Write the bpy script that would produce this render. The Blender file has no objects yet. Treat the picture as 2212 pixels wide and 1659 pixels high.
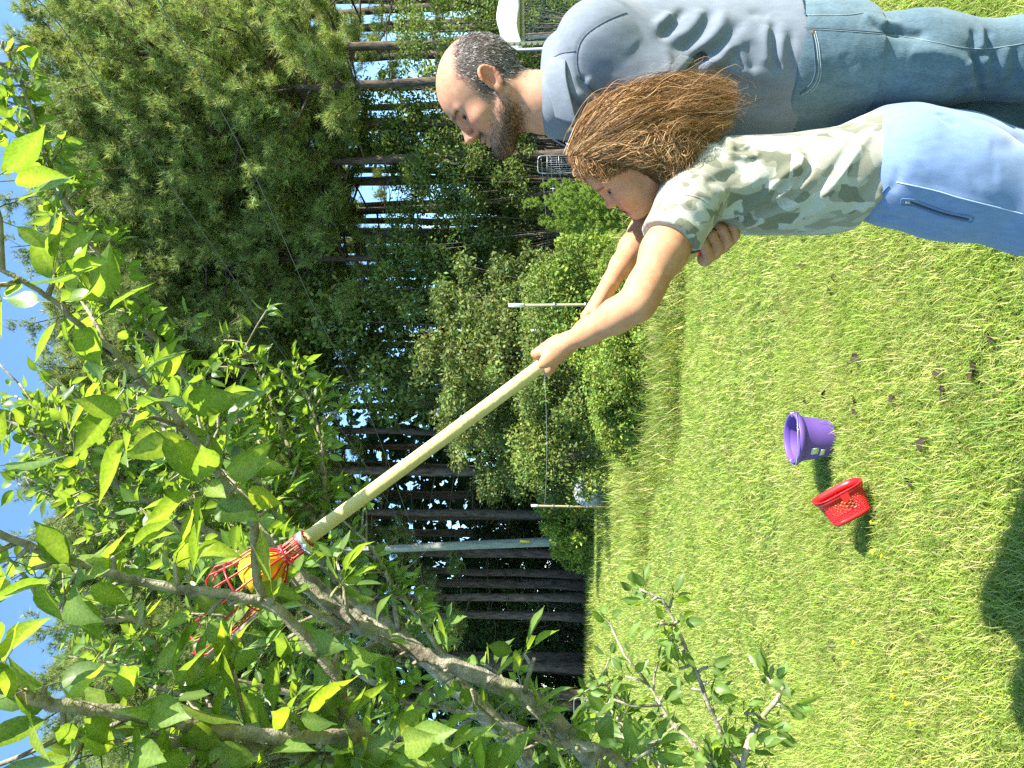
import bpy, bmesh, math, random
import numpy as np
from mathutils import Vector, Matrix, noise as mnoise

scene = bpy.context.scene
COL = scene.collection
rng = np.random.default_rng(7)
random.seed(7)

# ------------------------------------------------------------------ camera, sky, sun, exposure
CAM_H = 1.5
PITCH = math.radians(3.9)
FOC = 1600.0                       # focal length in units of a 2212 px wide picture
CP, SP = math.cos(PITCH), math.sin(PITCH)
FWD = np.array([0.0, CP, SP]); RGT = np.array([1.0, 0.0, 0.0]); UPV = np.array([0.0, -SP, CP])
EYE = np.array([0.0, 0.0, CAM_H])
cam_data = bpy.data.cameras.new('camera')
cam_data.sensor_fit = 'HORIZONTAL'
cam_data.sensor_width = 36.0
cam_data.lens = FOC / 2212.0 * 36.0
cam_data.clip_start = 0.05
cam_data.clip_end = 3000.0
cam = bpy.data.objects.new('camera', cam_data)
COL.objects.link(cam)
M = Matrix.Identity(4)
for i in range(3):                 # the photograph was taken with the camera turned on its side
    M[i][0] = -UPV[i]; M[i][1] = RGT[i]; M[i][2] = -FWD[i]; M[i][3] = EYE[i]
cam.matrix_world = M
scene.camera = cam

SUN_AZ = math.radians(117.0); SUN_EL = math.radians(42.0)
SUN_DIR = Vector((math.cos(SUN_EL) * math.sin(SUN_AZ), math.cos(SUN_EL) * math.cos(SUN_AZ), math.sin(SUN_EL)))
world = bpy.data.worlds.new('World')
scene.world = world
world.use_nodes = True
wn = world.node_tree.nodes; wl = world.node_tree.links
wn.clear()
w_out = wn.new('ShaderNodeOutputWorld'); w_bg = wn.new('ShaderNodeBackground'); w_sky = wn.new('ShaderNodeTexSky')
w_sky.sky_type = 'NISHITA'
w_sky.sun_disc = False
w_sky.sun_elevation = SUN_EL
w_sky.sun_rotation = SUN_AZ
w_sky.air_density = 1.0; w_sky.dust_density = 0.1; w_sky.ozone_density = 1.0
w_bg.inputs['Strength'].default_value = 0.115
w_tint = wn.new('ShaderNodeMix'); w_tint.data_type = 'RGBA'; w_tint.blend_type = 'MULTIPLY'; w_tint.inputs[0].default_value = 1.0
w_tint.inputs[7].default_value = (0.78, 1.0, 1.12, 1.0)      # a clear blue summer sky, the same tint all over
wl.new(w_sky.outputs[0], w_tint.inputs[6]); wl.new(w_tint.outputs[2], w_bg.inputs[0]); wl.new(w_bg.outputs[0], w_out.inputs[0])
sun_data = bpy.data.lights.new('sun', 'SUN')
sun_data.energy = 5.0
sun_data.angle = math.radians(0.5)
sun_data.color = (1.0, 0.95, 0.87)
sun = bpy.data.objects.new('sun', sun_data)
COL.objects.link(sun)
sun.rotation_euler = SUN_DIR.to_track_quat('Z', 'Y').to_euler()
sun.location = SUN_DIR * 60
vs = scene.view_settings
vs.view_transform = 'Standard'
vs.look = 'None'
vs.exposure = 1.72
vs.gamma = 1.0
try: vs.use_curve_mapping = False
except Exception: pass
scene.cycles.max_bounces = 6
scene.cycles.diffuse_bounces = 3
scene.cycles.transmission_bounces = 4
scene.cycles.use_denoising = False

# ------------------------------------------------------------------ helpers
def at(X, Y, d):
    """point seen at place X (down), Y (leftwards) of the picture, d metres away along the view"""
    return EYE + d * (FWD + RGT * ((829.5 - Y) / FOC) - UPV * ((X - 1106.0) / FOC))
def ats(pts):
    return np.array([at(*p) for p in pts])
def ground_depth(X):
    s = (X - 1106.0) / FOC
    return CAM_H / (s * CP - SP)

def tag(o, label=None, cat=None, group=None, kind=None):
    if label: o['label'] = label
    if cat: o['category'] = cat
    if group: o['group'] = group
    if kind: o['kind'] = kind
    return o
def empty(name, loc=(0, 0, 0), parent=None):
    o = bpy.data.objects.new(name, None)
    o.empty_display_size = 0.1
    COL.objects.link(o)
    o.location = loc
    if parent: o.parent = parent
    return o
def make_mesh(name, verts, faces, mat, cols=None, smooth=True, mats=None, mat_idx=None):
    """faces: list of integer arrays (n,3) or (n,4)"""
    me = bpy.data.meshes.new(name)
    verts = np.asarray(verts, dtype=np.float32)
    faces = [np.asarray(f, dtype=np.int32) for f in faces if len(f)]
    me.vertices.add(len(verts)); me.vertices.foreach_set('co', verts.ravel())
    loops = np.concatenate([f.ravel() for f in faces])
    tot = np.concatenate([np.full(len(f), f.shape[1], np.int32) for f in faces])
    start = np.concatenate([[0], np.cumsum(tot)[:-1]]).astype(np.int32)
    me.loops.add(len(loops)); me.loops.foreach_set('vertex_index', loops)
    me.polygons.add(len(tot)); me.polygons.foreach_set('loop_start', start)
    try: me.polygons.foreach_set('loop_total', tot)
    except Exception: pass
    me.polygons.foreach_set('use_smooth', np.full(len(tot), bool(smooth)))
    if cols is not None:
        c = np.ones((len(verts), 4), np.float32); c[:, :3] = np.clip(cols, 0, 1)
        a = me.color_attributes.new('col', 'FLOAT_COLOR', 'POINT')
        a.data.foreach_set('color', c.ravel())
    for m in (mats or [mat]):
        me.materials.append(m)
    if mat_idx is not None:
        me.polygons.foreach_set('material_index', np.asarray(mat_idx, np.int32))
    me.update(calc_edges=True)
    me.validate()
    return me
def add(name, me, parent=None, loc=None):
    o = bpy.data.objects.new(name, me)
    COL.objects.link(o)
    if parent: o.parent = parent
    if loc is not None: o.location = loc
    return o
def copy_tree(o, parent=None):
    c = o.copy(); COL.objects.link(c)
    if parent: c.parent = parent
    for ch in list(o.children): copy_tree(ch, c)
    return c
def unit(v):
    v = np.asarray(v, float)
    return v / np.maximum(np.linalg.norm(v, axis=-1, keepdims=True), 1e-9)
def catmull(P, n):
    P = np.asarray(P, float)
    if len(P) < 3:
        t = np.linspace(0, 1, n)[:, None]; return P[0] * (1 - t) + P[-1] * t
    Q = np.vstack([2 * P[0] - P[1], P, 2 * P[-1] - P[-2]])
    out = []
    ts = np.linspace(0, len(P) - 1, n)
    for t in ts:
        i = min(int(t), len(P) - 2); u = t - i
        a, b, c, d = Q[i], Q[i + 1], Q[i + 2], Q[i + 3]
        out.append(0.5 * ((2 * b) + (c - a) * u + (2 * a - 5 * b + 4 * c - d) * u * u + (3 * b - a - 3 * c + d) * u ** 3))
    return np.array(out)
class Geo:
    """collects vertices and faces for one mesh"""
    def __init__(s): s.v = []; s.f3 = []; s.f4 = []; s.c = []; s.n = 0
    def put(s, v, f3=None, f4=None, col=None):
        v = np.asarray(v, float); s.v.append(v)
        if f3 is not None and len(f3): s.f3.append(np.asarray(f3) + s.n)
        if f4 is not None and len(f4): s.f4.append(np.asarray(f4) + s.n)
        c = np.ones((len(v), 3)) * (np.asarray(col) if col is not None else 1.0); s.c.append(c)
        s.n += len(v)
    def tube(s, P, R, seg=8, col=None, caps=True, noise_amp=0.0):
        P = np.asarray(P, float); n = len(P)
        R = np.ones(n) * np.asarray(R, float)
        T = unit(np.gradient(P, axis=0))
        ref = np.array([0.0, 0.0, 1.0]) if abs(T[0][2]) < 0.9 else np.array([1.0, 0, 0])
        u = unit(np.cross(ref, T[0])); V = []
        a = np.arange(seg) * 2 * math.pi / seg
        for i in range(n):
            u = unit(u - T[i] * np.dot(u, T[i])); w = np.cross(T[i], u)
            r = R[i] * (1 + (noise_amp * rng.standard_normal(seg) if noise_amp else 0))
            V.append(P[i] + (np.cos(a) * r)[:, None] * u + (np.sin(a) * r)[:, None] * w)
        V = np.vstack(V)
        i = np.arange(n - 1)[:, None] * seg; j = np.arange(seg)[None, :]; k = (j + 1) % seg
        F = np.stack([i + j, i + k, i + k + seg, i + j + seg], -1).reshape(-1, 4)
        f3 = None
        if caps:
            V = np.vstack([V, P[0], P[-1]]); jj = np.arange(seg); kk = (jj + 1) % seg
            f3 = np.vstack([np.stack([kk, jj, np.full(seg, n * seg)], -1), np.stack([jj + (n - 1) * seg, kk + (n - 1) * seg, np.full(seg, n * seg + 1)], -1)])
        s.put(V, f3, F, col)
    def box(s, lo, hi, col=None, rot=None, origin=None):
        lo = np.asarray(lo, float); hi = np.asarray(hi, float)
        v = np.array([[x, y, z] for x in (lo[0], hi[0]) for y in (lo[1], hi[1]) for z in (lo[2], hi[2])])
        if rot is not None: v = v @ np.asarray(rot).T
        if origin is not None: v = v + np.asarray(origin)
        s.put(v, None, [[0, 1, 3, 2], [4, 6, 7, 5], [0, 4, 5, 1], [2, 3, 7, 6], [0, 2, 6, 4], [1, 5, 7, 3]], col)
    def lathe(s, prof, seg=40, col=None, origin=(0, 0, 0)):
        prof = np.asarray(prof, float); n = len(prof); a = np.arange(seg) * 2 * math.pi / seg
        V = np.stack([prof[:, 0][:, None] * np.cos(a), prof[:, 0][:, None] * np.sin(a), np.repeat(prof[:, 1][:, None], seg, 1)], -1).reshape(-1, 3) + np.asarray(origin)
        i = np.arange(n - 1)[:, None] * seg; j = np.arange(seg)[None, :]; k = (j + 1) % seg
        s.put(V, None, np.stack([i + j, i + k, i + k + seg, i + j + seg], -1).reshape(-1, 4), col)
    def mesh(s, name, mat, smooth=True, cols=True):
        fs = []
        if s.f3: fs.append(np.vstack(s.f3))
        if s.f4: fs.append(np.vstack(s.f4))
        return make_mesh(name, np.vstack(s.v), fs, mat, np.vstack(s.c) if cols else None, smooth)

# ------------------------------------------------------------------ materials
def nodes_of(name):
    m = bpy.data.materials.new(name); m.use_nodes = True
    nt = m.node_tree
    return m, nt, nt.nodes['Principled BSDF'], nt.nodes['Material Output']
def set_in(node, key, val):
    if key in node.inputs: node.inputs[key].default_value = val
def mix_rgb(nt, fac, a, b, blend='MIX'):
    n = nt.nodes.new('ShaderNodeMix'); n.data_type = 'RGBA'; n.blend_type = blend
    for sock, val in ((n.inputs[0], fac), (n.inputs[6], a), (n.inputs[7], b)):
        if isinstance(val, bpy.types.NodeSocket): nt.links.new(val, sock)
        elif isinstance(val, (int, float)): sock.default_value = val
        else: sock.default_value = (*val, 1.0)
    return n.outputs[2]
def tex_noise(nt, scale, detail=4, rough=0.55, coord='Object', vec=None, stretch=None):
    t = nt.nodes.new('ShaderNodeTexNoise'); t.inputs['Scale'].default_value = scale
    t.inputs['Detail'].default_value = detail; t.inputs['Roughness'].default_value = rough
    tc = nt.nodes.new('ShaderNodeTexCoord'); src = tc.outputs[coord]
    if stretch:
        mp = nt.nodes.new('ShaderNodeMapping'); mp.inputs['Scale'].default_value = stretch
        nt.links.new(src, mp.inputs[0]); src = mp.outputs[0]
    nt.links.new(src, t.inputs['Vector'])
    return t
def ramp(nt, src, stops):
    r = nt.nodes.new('ShaderNodeValToRGB')
    el = r.color_ramp.elements
    while len(el) < len(stops): el.new(0.5)
    for e, (p, c) in zip(el, stops):
        e.position = p; e.color = (*c, 1) if len(c) == 3 else c
    nt.links.new(src, r.inputs[0])
    return r.outputs[0]
def bump(nt, b, height, strength=0.3, dist=0.01):
    n = nt.nodes.new('ShaderNodeBump'); n.inputs['Strength'].default_value = strength; n.inputs['Distance'].default_value = dist
    nt.links.new(height, n.inputs['Height']); nt.links.new(n.outputs[0], b.inputs['Normal'])
def plain(name, col, rough=0.6, spec=0.4, metal=0.0, var=0.15, scale=30.0, bstr=0.0, sss=0.0):
    m, nt, b, o = nodes_of(name)
    t = tex_noise(nt, scale)
    c = mix_rgb(nt, t.outputs[0], [x * (1 - var) for x in col], [min(1, x * (1 + var)) for x in col])
    nt.links.new(c, b.inputs['Base Color'])
    b.inputs['Roughness'].default_value = rough; set_in(b, 'Specular IOR Level', spec); b.inputs['Metallic'].default_value = metal
    if bstr: bump(nt, b, t.outputs[0], bstr, 0.004)
    return m
def attr_mat(name, rough=0.6, spec=0.3, trans=0.0, tint=(1.2, 1.3, 0.6), var=0.25, scale=8.0, obj_var=0.0):
    """colour from the mesh's own colour attribute, some noise, optional light through the blade or leaf"""
    m, nt, b, o = nodes_of(name)
    at_ = nt.nodes.new('ShaderNodeAttribute'); at_.attribute_name = 'col'
    t = tex_noise(nt, scale)
    k = ramp(nt, t.outputs[0], [(0.3, (1 - var,) * 3), (0.7, (1 + var,) * 3)])
    c = mix_rgb(nt, 1.0, at_.outputs['Color'], k, 'MULTIPLY')
    if obj_var:
        oi = nt.nodes.new('ShaderNodeObjectInfo')
        k2 = ramp(nt, oi.outputs['Random'], [(0.0, (1 - obj_var, 1 - obj_var * 0.8, 1 - obj_var)), (1.0, (1 + obj_var, 1 + obj_var * 0.7, 1.0))])
        c = mix_rgb(nt, 1.0, c, k2, 'MULTIPLY')
    nt.links.new(c, b.inputs['Base Color'])
    b.inputs['Roughness'].default_value = rough; set_in(b, 'Specular IOR Level', spec)
    if trans:
        tr = nt.nodes.new('ShaderNodeBsdfTranslucent')
        c2 = mix_rgb(nt, 1.0, c, tint, 'MULTIPLY'); nt.links.new(c2, tr.inputs[0])
        mx = nt.nodes.new('ShaderNodeMixShader'); mx.inputs[0].default_value = trans
        nt.links.new(b.outputs[0], mx.inputs[1]); nt.links.new(tr.outputs[0], mx.inputs[2])
        nt.links.new(mx.outputs[0], o.inputs[0])
    return m
def bark_mat(name, c0, c1, scale=14.0, stretch=(1, 1, 0.22), lichen=None):
    m, nt, b, o = nodes_of(name)
    t = tex_noise(nt, scale, 6, 0.65, stretch=stretch)
    c = ramp(nt, t.outputs[0], [(0.32, c0), (0.66, c1)])
    if lichen:
        t2 = tex_noise(nt, scale * 0.8, 3, 0.6)
        k = ramp(nt, t2.outputs[0], [(0.54, (0, 0, 0)), (0.62, (1, 1, 1))])
        c = mix_rgb(nt, k, c, lichen)
    nt.links.new(c, b.inputs['Base Color']); b.inputs['Roughness'].default_value = 0.9; set_in(b, 'Specular IOR Level', 0.15)
    bump(nt, b, t.outputs[0], 0.7, 0.02)
    return m
# ------------------------------------------------------------------ ground and lawn
def build_ground():
    m, nt, b, o = nodes_of('lawn_soil')
    t = tex_noise(nt, 1.2, 6); t2 = tex_noise(nt, 40, 6)
    c = ramp(nt, t.outputs[0], [(0.3, (0.085, 0.125, 0.025)), (0.6, (0.14, 0.18, 0.04)), (0.75, (0.19, 0.18, 0.07))])
    k = ramp(nt, t2.outputs[0], [(0.3, (0.35,) * 3), (0.7, (1.3,) * 3)])
    nt.links.new(mix_rgb(nt, 1.0, c, k, 'MULTIPLY'), b.inputs['Base Color'])
    b.inputs['Roughness'].default_value = 0.95; set_in(b, 'Specular IOR Level', 0.1)
    bump(nt, b, t2.outputs[0], 0.8, 0.03)
    n = 60; xs = np.concatenate([np.linspace(-900, -40, 10), np.linspace(-36, 36, n), np.linspace(40, 900, 10)])
    ys = np.concatenate([np.linspace(-900, -14, 8), np.linspace(-10, 70, n), np.linspace(80, 1200, 10)])
    gx, gy = np.meshgrid(xs, ys, indexing='ij')
    gz = 0.012 * np.sin(gx * 1.7 + 0.3 * gy) * np.cos(gy * 1.1) - 0.015
    V = np.stack([gx, gy, gz], -1).reshape(-1, 3)
    i, j = np.meshgrid(np.arange(len(xs) - 1), np.arange(len(ys) - 1), indexing='ij'); w = len(ys)
    F = np.stack([i * w + j, (i + 1) * w + j, (i + 1) * w + j + 1, i * w + j + 1], -1).reshape(-1, 4)
    tag(add('ground', make_mesh('ground', V, [F], m)), kind='structure')

def lowfreq(x, y, s, seed=0):
    r = np.random.default_rng(seed); out = np.zeros_like(x)
    for k in range(6):
        a = r.uniform(0, 2 * math.pi); f = r.uniform(0.6, 1.8) / s
        out += np.sin((x * math.cos(a) + y * math.sin(a)) * f * 2 * math.pi + r.uniform(0, 6.28))
    return out / 3.0
GRASS_A = np.array([0.240, 0.345, 0.048]); GRASS_B = np.array([0.150, 0.260, 0.038]); GRASS_DRY = np.array([0.54, 0.50, 0.19]); GRASS_Y = np.array([0.37, 0.45, 0.075])
def blades(x, y, L, W, lean, bend, segs, seed=1, dry=0.16, z0=0.0, dark=1.0, az=None):
    """grass blades as narrow bent strips: returns verts, tri faces, quad faces, colours"""
    r = np.random.default_rng(seed); n = len(x)
    if az is None: az = r.uniform(0, 2 * math.pi, n)
    d = np.stack([np.cos(az), np.sin(az), np.zeros(n)], -1)
    up = np.array([0, 0, 1.0])
    side_az = az + math.pi / 2 + r.normal(0, 0.5, n)
    s = np.stack([np.cos(side_az), np.sin(side_az), np.zeros(n)], -1)
    base = np.stack([x, y, np.zeros(n) + z0], -1)
    rows = []; ang = lean.copy(); p = base.copy()
    for k in range(segs + 1):
        w = W * {1: (1.0, 0.0), 2: (1.0, 0.85, 0.0), 3: (0.8, 1.0, 0.75, 0.0)}[segs][k]
        if k == segs: rows.append((p.copy(),))
        else: rows.append((p - s * (w / 2)[:, None], p + s * (w / 2)[:, None]))
        p = p + (d * np.sin(ang)[:, None] + up * np.cos(ang)[:, None]) * (L / segs)[:, None]
        p[:, 2] = np.maximum(p[:, 2], 0.006)
        ang = np.minimum(ang + bend / segs, 1.75)
    cols = [q for row in rows for q in row]; per = len(cols)
    V = np.stack(cols, 1).reshape(-1, 3)
    b0 = np.arange(n)[:, None] * per
    F4 = np.vstack([b0 + np.array([2 * k, 2 * k + 1, 2 * k + 3, 2 * k + 2]) for k in range(segs - 1)]) if segs > 1 else np.zeros((0, 4), int)
    F3 = b0 + np.array([2 * (segs - 1), 2 * (segs - 1) + 1, 2 * segs])
    patch = np.clip(0.5 + 0.35 * lowfreq(x, y, 1.4, 3) + r.normal(0, 0.28, n), 0, 1)[:, None]
    c = GRASS_B * (1 - patch) + GRASS_A * patch
    yl = (r.random(n) < 0.38)[:, None]; c = np.where(yl, GRASS_Y * r.uniform(0.75, 1.15, n)[:, None], c)
    dm = (r.random(n) < np.clip(dry + 0.12 * lowfreq(x, y, 0.9, 9), 0.02, 0.6))[:, None]
    c = np.where(dm, GRASS_DRY * r.uniform(0.6, 1.1, n)[:, None], c) * r.uniform(0.8, 1.2, n)[:, None] * dark
    return V, F3, F4, np.repeat(c, per, 0)
def wedge(n, d0, d1, seed, xl=-0.62, xr=0.62, pad=0.5):
    r = np.random.default_rng(seed)
    d = np.sqrt(r.uniform(d0 * d0, d1 * d1, n)); x = r.uniform(xl, xr, n) * d + r.uniform(-pad, pad, n)
    return x, d
def build_lawn():
    g = Geo(); r = np.random.default_rng(5)
    # close lawn: mown, matted blades lying every way
    for (n, d0, d1, L0, L1, W0, W1, segs, sd) in ((270000, 1.9, 5.2, 0.025, 0.080, 0.0020, 0.0042, 2, 11), (190000, 5.2, 10.0, 0.035, 0.09, 0.004, 0.007, 2, 12),
                                                   (170000, 10.0, 20.0, 0.05, 0.11, 0.009, 0.015, 1, 13), (120000, 20.0, 37.0, 0.08, 0.16, 0.020, 0.032, 1, 14)):
        x, y = wedge(n, d0, d1, sd)
        keep = r.random(n) < np.clip(0.85 + 0.25 * lowfreq(x, y, 0.30, 21) + 0.12 * lowfreq(x, y, 1.1, 22), 0.4, 1)
        x, y = x[keep], y[keep]; n = len(x)
        L = r.uniform(L0, L1, n); W = r.uniform(W0, W1, n)
        lean = np.clip(np.abs(r.normal(0.95, 0.42, n)), 0.05, 1.5); bend = r.uniform(0.0, 1.0, n)
        V, f3, f4, c = blades(x, y, L, W, lean, bend, segs, sd, dry=0.25)
        g.put(V, f3, f4, c)
    # longer tufts here and there
    for q in range(300):
        d = math.sqrt(random.uniform(4, 130)); x0 = random.uniform(-0.6, 0.6) * d; nb = random.randint(10, 26)
        x = x0 + r.normal(0, 0.05, nb); y = d + r.normal(0, 0.05, nb)
        V, f3, f4, c = blades(x, y, r.uniform(0.07, 0.17, nb), r.uniform(0.0025, 0.0045, nb) * max(1, d / 5), np.abs(r.normal(0.5, 0.35, nb)), r.uniform(0.3, 1.4, nb), 3, 100 + q, dry=0.12)
        g.put(V, f3, f4, c)
    m = attr_mat('grass_blades', 0.5, 0.25, trans=0.32, tint=(1.25, 1.25, 0.6), var=0.15, scale=3.0)
    tag(add('lawn_grass', g.mesh('lawn_grass', m, smooth=False)), kind='stuff', label='short sunlit mown lawn grass with dry yellowish blades', cat=None)
def build_rough_grass():
    """taller unmown grass: a bank across the middle distance, the right margin and the wood edge"""
    g = Geo(); r = np.random.default_rng(15)
    zones = []
    def zone(n, xf, yf, L, W): zones.append((n, xf, yf, L, W))
    def spot(cx, cy, rx, ry, n, L0, L1, W):
        a = r.uniform(0, 2 * math.pi, n); q = np.sqrt(r.random(n)); x = cx + np.cos(a) * q * rx; y = cy + np.sin(a) * q * ry
        V, f3, f4, c = blades(x, y, r.uniform(L0, L1, n), r.uniform(0.7, 1.3, n) * W, np.abs(r.normal(0.5, 0.42, n)), r.uniform(0.2, 1.6, n), 3, int(r.integers(1e6)), dry=0.26, dark=r.uniform(0.62, 1.0))
        g.put(V, f3, f4, c)
    for k in range(46):      # bank between the lawn and the fence
        t = k / 45.0
        X = 1365 + 60 * math.sin(t * 2.2) + random.uniform(-28, 40); Y = 1180 - t * 720
        d = ground_depth(X); p = at(X, Y, d)
        spot(p[0], p[1], 0.75, 0.9, 620, 0.15, random.uniform(0.35, 0.65), 0.011)
    for k in range(40):      # behind it up to the shrubs
        X = random.uniform(1296, 1350); Y = random.uniform(420, 1150); d = ground_depth(X); p = at(X, Y, d)
        spot(p[0], p[1], 1.5, 1.5, 330, 0.25, 0.6, 0.02)
    for k in range(26):      # right margin beyond the man
        X = random.uniform(1330, 1760); Y = random.uniform(-260, 60); d = ground_depth(X); p = at(X, Y, d)
        spot(p[0], p[1], 0.8, 0.8, 420, 0.2, 0.5, 0.008)
    for k in range(60):      # ragged edge of the lawn under the wood
        X = random.uniform(1268, 1284); Y = random.uniform(980, 1720); d = ground_depth(X); p = at(X, Y, min(d, 46))
        spot(p[0], p[1], 1.6, 1.6, 200, 0.25, 0.55, 0.03)
    for k in range(30):      # beside the feathery weeds
        X = random.uniform(1290, 1420); Y = random.uniform(330, 620); d = ground_depth(X); p = at(X, Y, d)
        spot(p[0], p[1], 1.0, 1.0, 320, 0.3, 0.75, 0.012)
    m = attr_mat('rough_grass_blades', 0.5, 0.25, trans=0.32, tint=(1.25, 1.25, 0.6), var=0.15, scale=3.0)
    tag(add('rough_grass', g.mesh('rough_grass', m, smooth=False)), kind='stuff', label='long uncut grass along the edge of the lawn')
build_ground(); build_lawn(); build_rough_grass()

# ------------------------------------------------------------------ woodland
M_PINEBARK = bark_mat('pine_bark', (0.035, 0.026, 0.02), (0.16, 0.12, 0.095), 9.0)
M_NEEDLE = attr_mat('pine_needles', 0.5, 0.3, trans=0.35, tint=(1.2, 1.2, 0.7), var=0.3, scale=0.7, obj_var=0.18)
M_SHRUB = attr_mat('shrub_leaves', 0.6, 0.2, trans=0.3, tint=(1.2, 1.25, 0.55), var=0.3, scale=0.9, obj_var=0.2)
M_TWIG = bark_mat('twig_bark', (0.05, 0.04, 0.03), (0.2, 0.17, 0.13), 20.0)

def needle_tufts(P, D, L, W, M, seed, col):
    r = np.random.default_rng(seed); n = len(P)
    dirs = unit(D[:, None, :] * 0.75 + r.normal(0, 0.50, (n, M, 3)))
    s = unit(np.cross(dirs, r.normal(0, 1, (n, M, 3)))) * (W / 2)
    b = P[:, None, :] + dirs * 0.0
    tip = b + dirs * (L * r.uniform(0.75, 1.15, (n, M)))[..., None]
    V = np.stack([b - s, b + s, tip], 2).reshape(-1, 3)
    F = np.arange(n * M * 3).reshape(-1, 3)
    c = np.repeat(np.repeat(col, M, 0), 3, 0)
    return V, F, c
def leaf_quads(P, N, L, W, seed, col):
    """small folded leaves, a kite of two triangles each"""
    r = np.random.default_rng(seed); n = len(P)
    d = unit(r.normal(0, 1, (n, 3)) + N * 0.3); s = unit(np.cross(d, N + r.normal(0, 0.5, (n, 3))))
    L = L * r.uniform(0.6, 1.25, n)[:, None]; W = W * r.uniform(0.7, 1.2, n)[:, None]
    V = np.stack([P, P + d * L * 0.45 + s * W / 2, P + d * L - N * L * 0.1, P + d * L * 0.45 - s * W / 2], 1).reshape(-1, 3)
    b = np.arange(n)[:, None] * 4
    F = np.vstack([b + [0, 1, 2], b + [0, 2, 3]])
    return V, F, np.repeat(col, 4, 0)
def pine_meshes(H, base, rad, nbr, seed, tuft=230, r0=0.24, low_dead=8, L=0.36, green=(0.205, 0.285, 0.100)):
    r = np.random.default_rng(seed); rd = random.Random(seed)
    wood = Geo(); leaf = Geo()
    n = 14; zz = np.linspace(0, 1, n)
    wob = np.cumsum(r.normal(0, 0.05, (n, 2)), 0) * np.minimum(zz * 3, 1)[:, None]
    spine = np.stack([wob[:, 0], wob[:, 1], zz * H], -1)
    wood.tube(spine, r0 * (1 - zz) ** 0.75 + 0.03 + 0.10 * np.exp(-zz * 40) * r0 / 0.24, 10, noise_amp=0.05)
    def spine_at(z):
        t = z / H * (n - 1); i = min(int(t), n - 2); return spine[i] * (1 - (t - i)) + spine[i + 1] * (t - i)
    for k in range(nbr):
        q = (k + 0.5) / nbr
        z = base + (H - base) * (q ** 0.85)
        reach = rad * (0.35 + 0.65 * math.sin(math.pi * min(1, (1 - q) * 0.75 + 0.12))) * rd.uniform(0.65, 1.2)
        az = k * 2.4 + rd.uniform(-0.5, 0.5); rise = rd.uniform(-0.1, 0.35) + 0.5 * q
        p0 = spine_at(z); out = np.array([math.cos(az), math.sin(az), 0])
        pts = [p0, p0 + out * reach * 0.35 + [0, 0, reach * rise * 0.15], p0 + out * reach * 0.7 + [0, 0, reach * rise * 0.45], p0 + out * reach + [0, 0, reach * (rise * 0.8 + 0.12)]]
        C = catmull(pts, 9)
        wood.tube(C, np.linspace(0.075, 0.015, 9) * (0.6 + reach / rad * 0.6), 5)
        nt_ = int(tuft * (0.4 + 0.6 * reach / rad))
        tw = max(5, nt_ // 11)
        for b in range(tw):
            s = rd.uniform(0.3, 1.0); i = min(int(s * 8), 7)
            q0 = C[i] * (1 - (s * 8 - i)) + C[i + 1] * (s * 8 - i) if s < 1 else C[8]
            tl = reach * rd.uniform(0.15, 0.42) * (1.15 - 0.5 * s)
            d = unit(out * rd.uniform(0.2, 1.0) + np.array([-out[1], out[0], 0]) * rd.uniform(-1.2, 1.2) + [0, 0, rd.uniform(0.0, 0.8)])
            e = q0 + d * tl
            if b % 2 == 0: wood.tube(np.array([q0, (q0 + e) / 2 + [0, 0, -0.03], e]), [0.014, 0.01, 0.006], 3, caps=False)
            m_ = max(3, nt_ // tw)
            tt = r.uniform(0.35, 1.08, m_)[:, None]
            P = q0 * (1 - tt) + e * tt + r.normal(0, 0.13, (m_, 3))
            D = unit(np.repeat(d[None], m_, 0) + [0, 0, 0.5] + r.normal(0, 0.35, (m_, 3)))
            c = np.array(green) * r.uniform(0.7, 1.35, (m_, 1)) * np.array([1, 1, 1.0]); c[:, 0] *= r.uniform(0.9, 1.3, m_)
            V, F, cc = needle_tufts(P, D, L, 0.028, 11, int(r.integers(1e6)), c); leaf.put(V, F, None, cc)
    for k in range(low_dead):
        z = base * rd.uniform(0.35, 1.0); az = rd.uniform(0, 6.28); out = np.array([math.cos(az), math.sin(az), 0]); l = rd.uniform(0.6, 2.4)
        p0 = spine_at(z); wood.tube(catmull([p0, p0 + out * l * 0.5 + [0, 0, rd.uniform(-0.2, 0.2)], p0 + out * l + [0, 0, rd.uniform(-0.5, 0.4)]], 5), np.linspace(0.03, 0.008, 5), 4)
    return wood.mesh('pine_trunk', M_PINEBARK, cols=False), leaf.mesh('pine_crown', M_NEEDLE, smooth=False)
PINES = [pine_meshes(30, 15, 4.3, 46, 31), pine_meshes(31, 12, 4.8, 52, 32, low_dead=14), pine_meshes(27, 14, 3.8, 40, 33), pine_meshes(30, 7.0, 5.2, 66, 34, low_dead=10),
         pine_meshes(28, 18, 3.6, 36, 35, low_dead=16), pine_meshes(24, 10.5, 4.6, 58, 36, low_dead=10)]
def pine(var, Y, d, h, rot, label, group=None, lean=(0, 0)):
    p = at(1215, Y, d); me = PINES[var]
    t = empty('pine_tree', (p[0], p[1], 0))
    s = h / (30, 31, 27, 30, 28, 24)[var]
    t.scale = (s, s, s); t.rotation_euler = (lean[0], lean[1], rot)
    add('trunk', me[0], t); tag(add('crown', me[1], t), kind='stuff')
    tag(t, label, 'pine tree', group)
    return t
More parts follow.
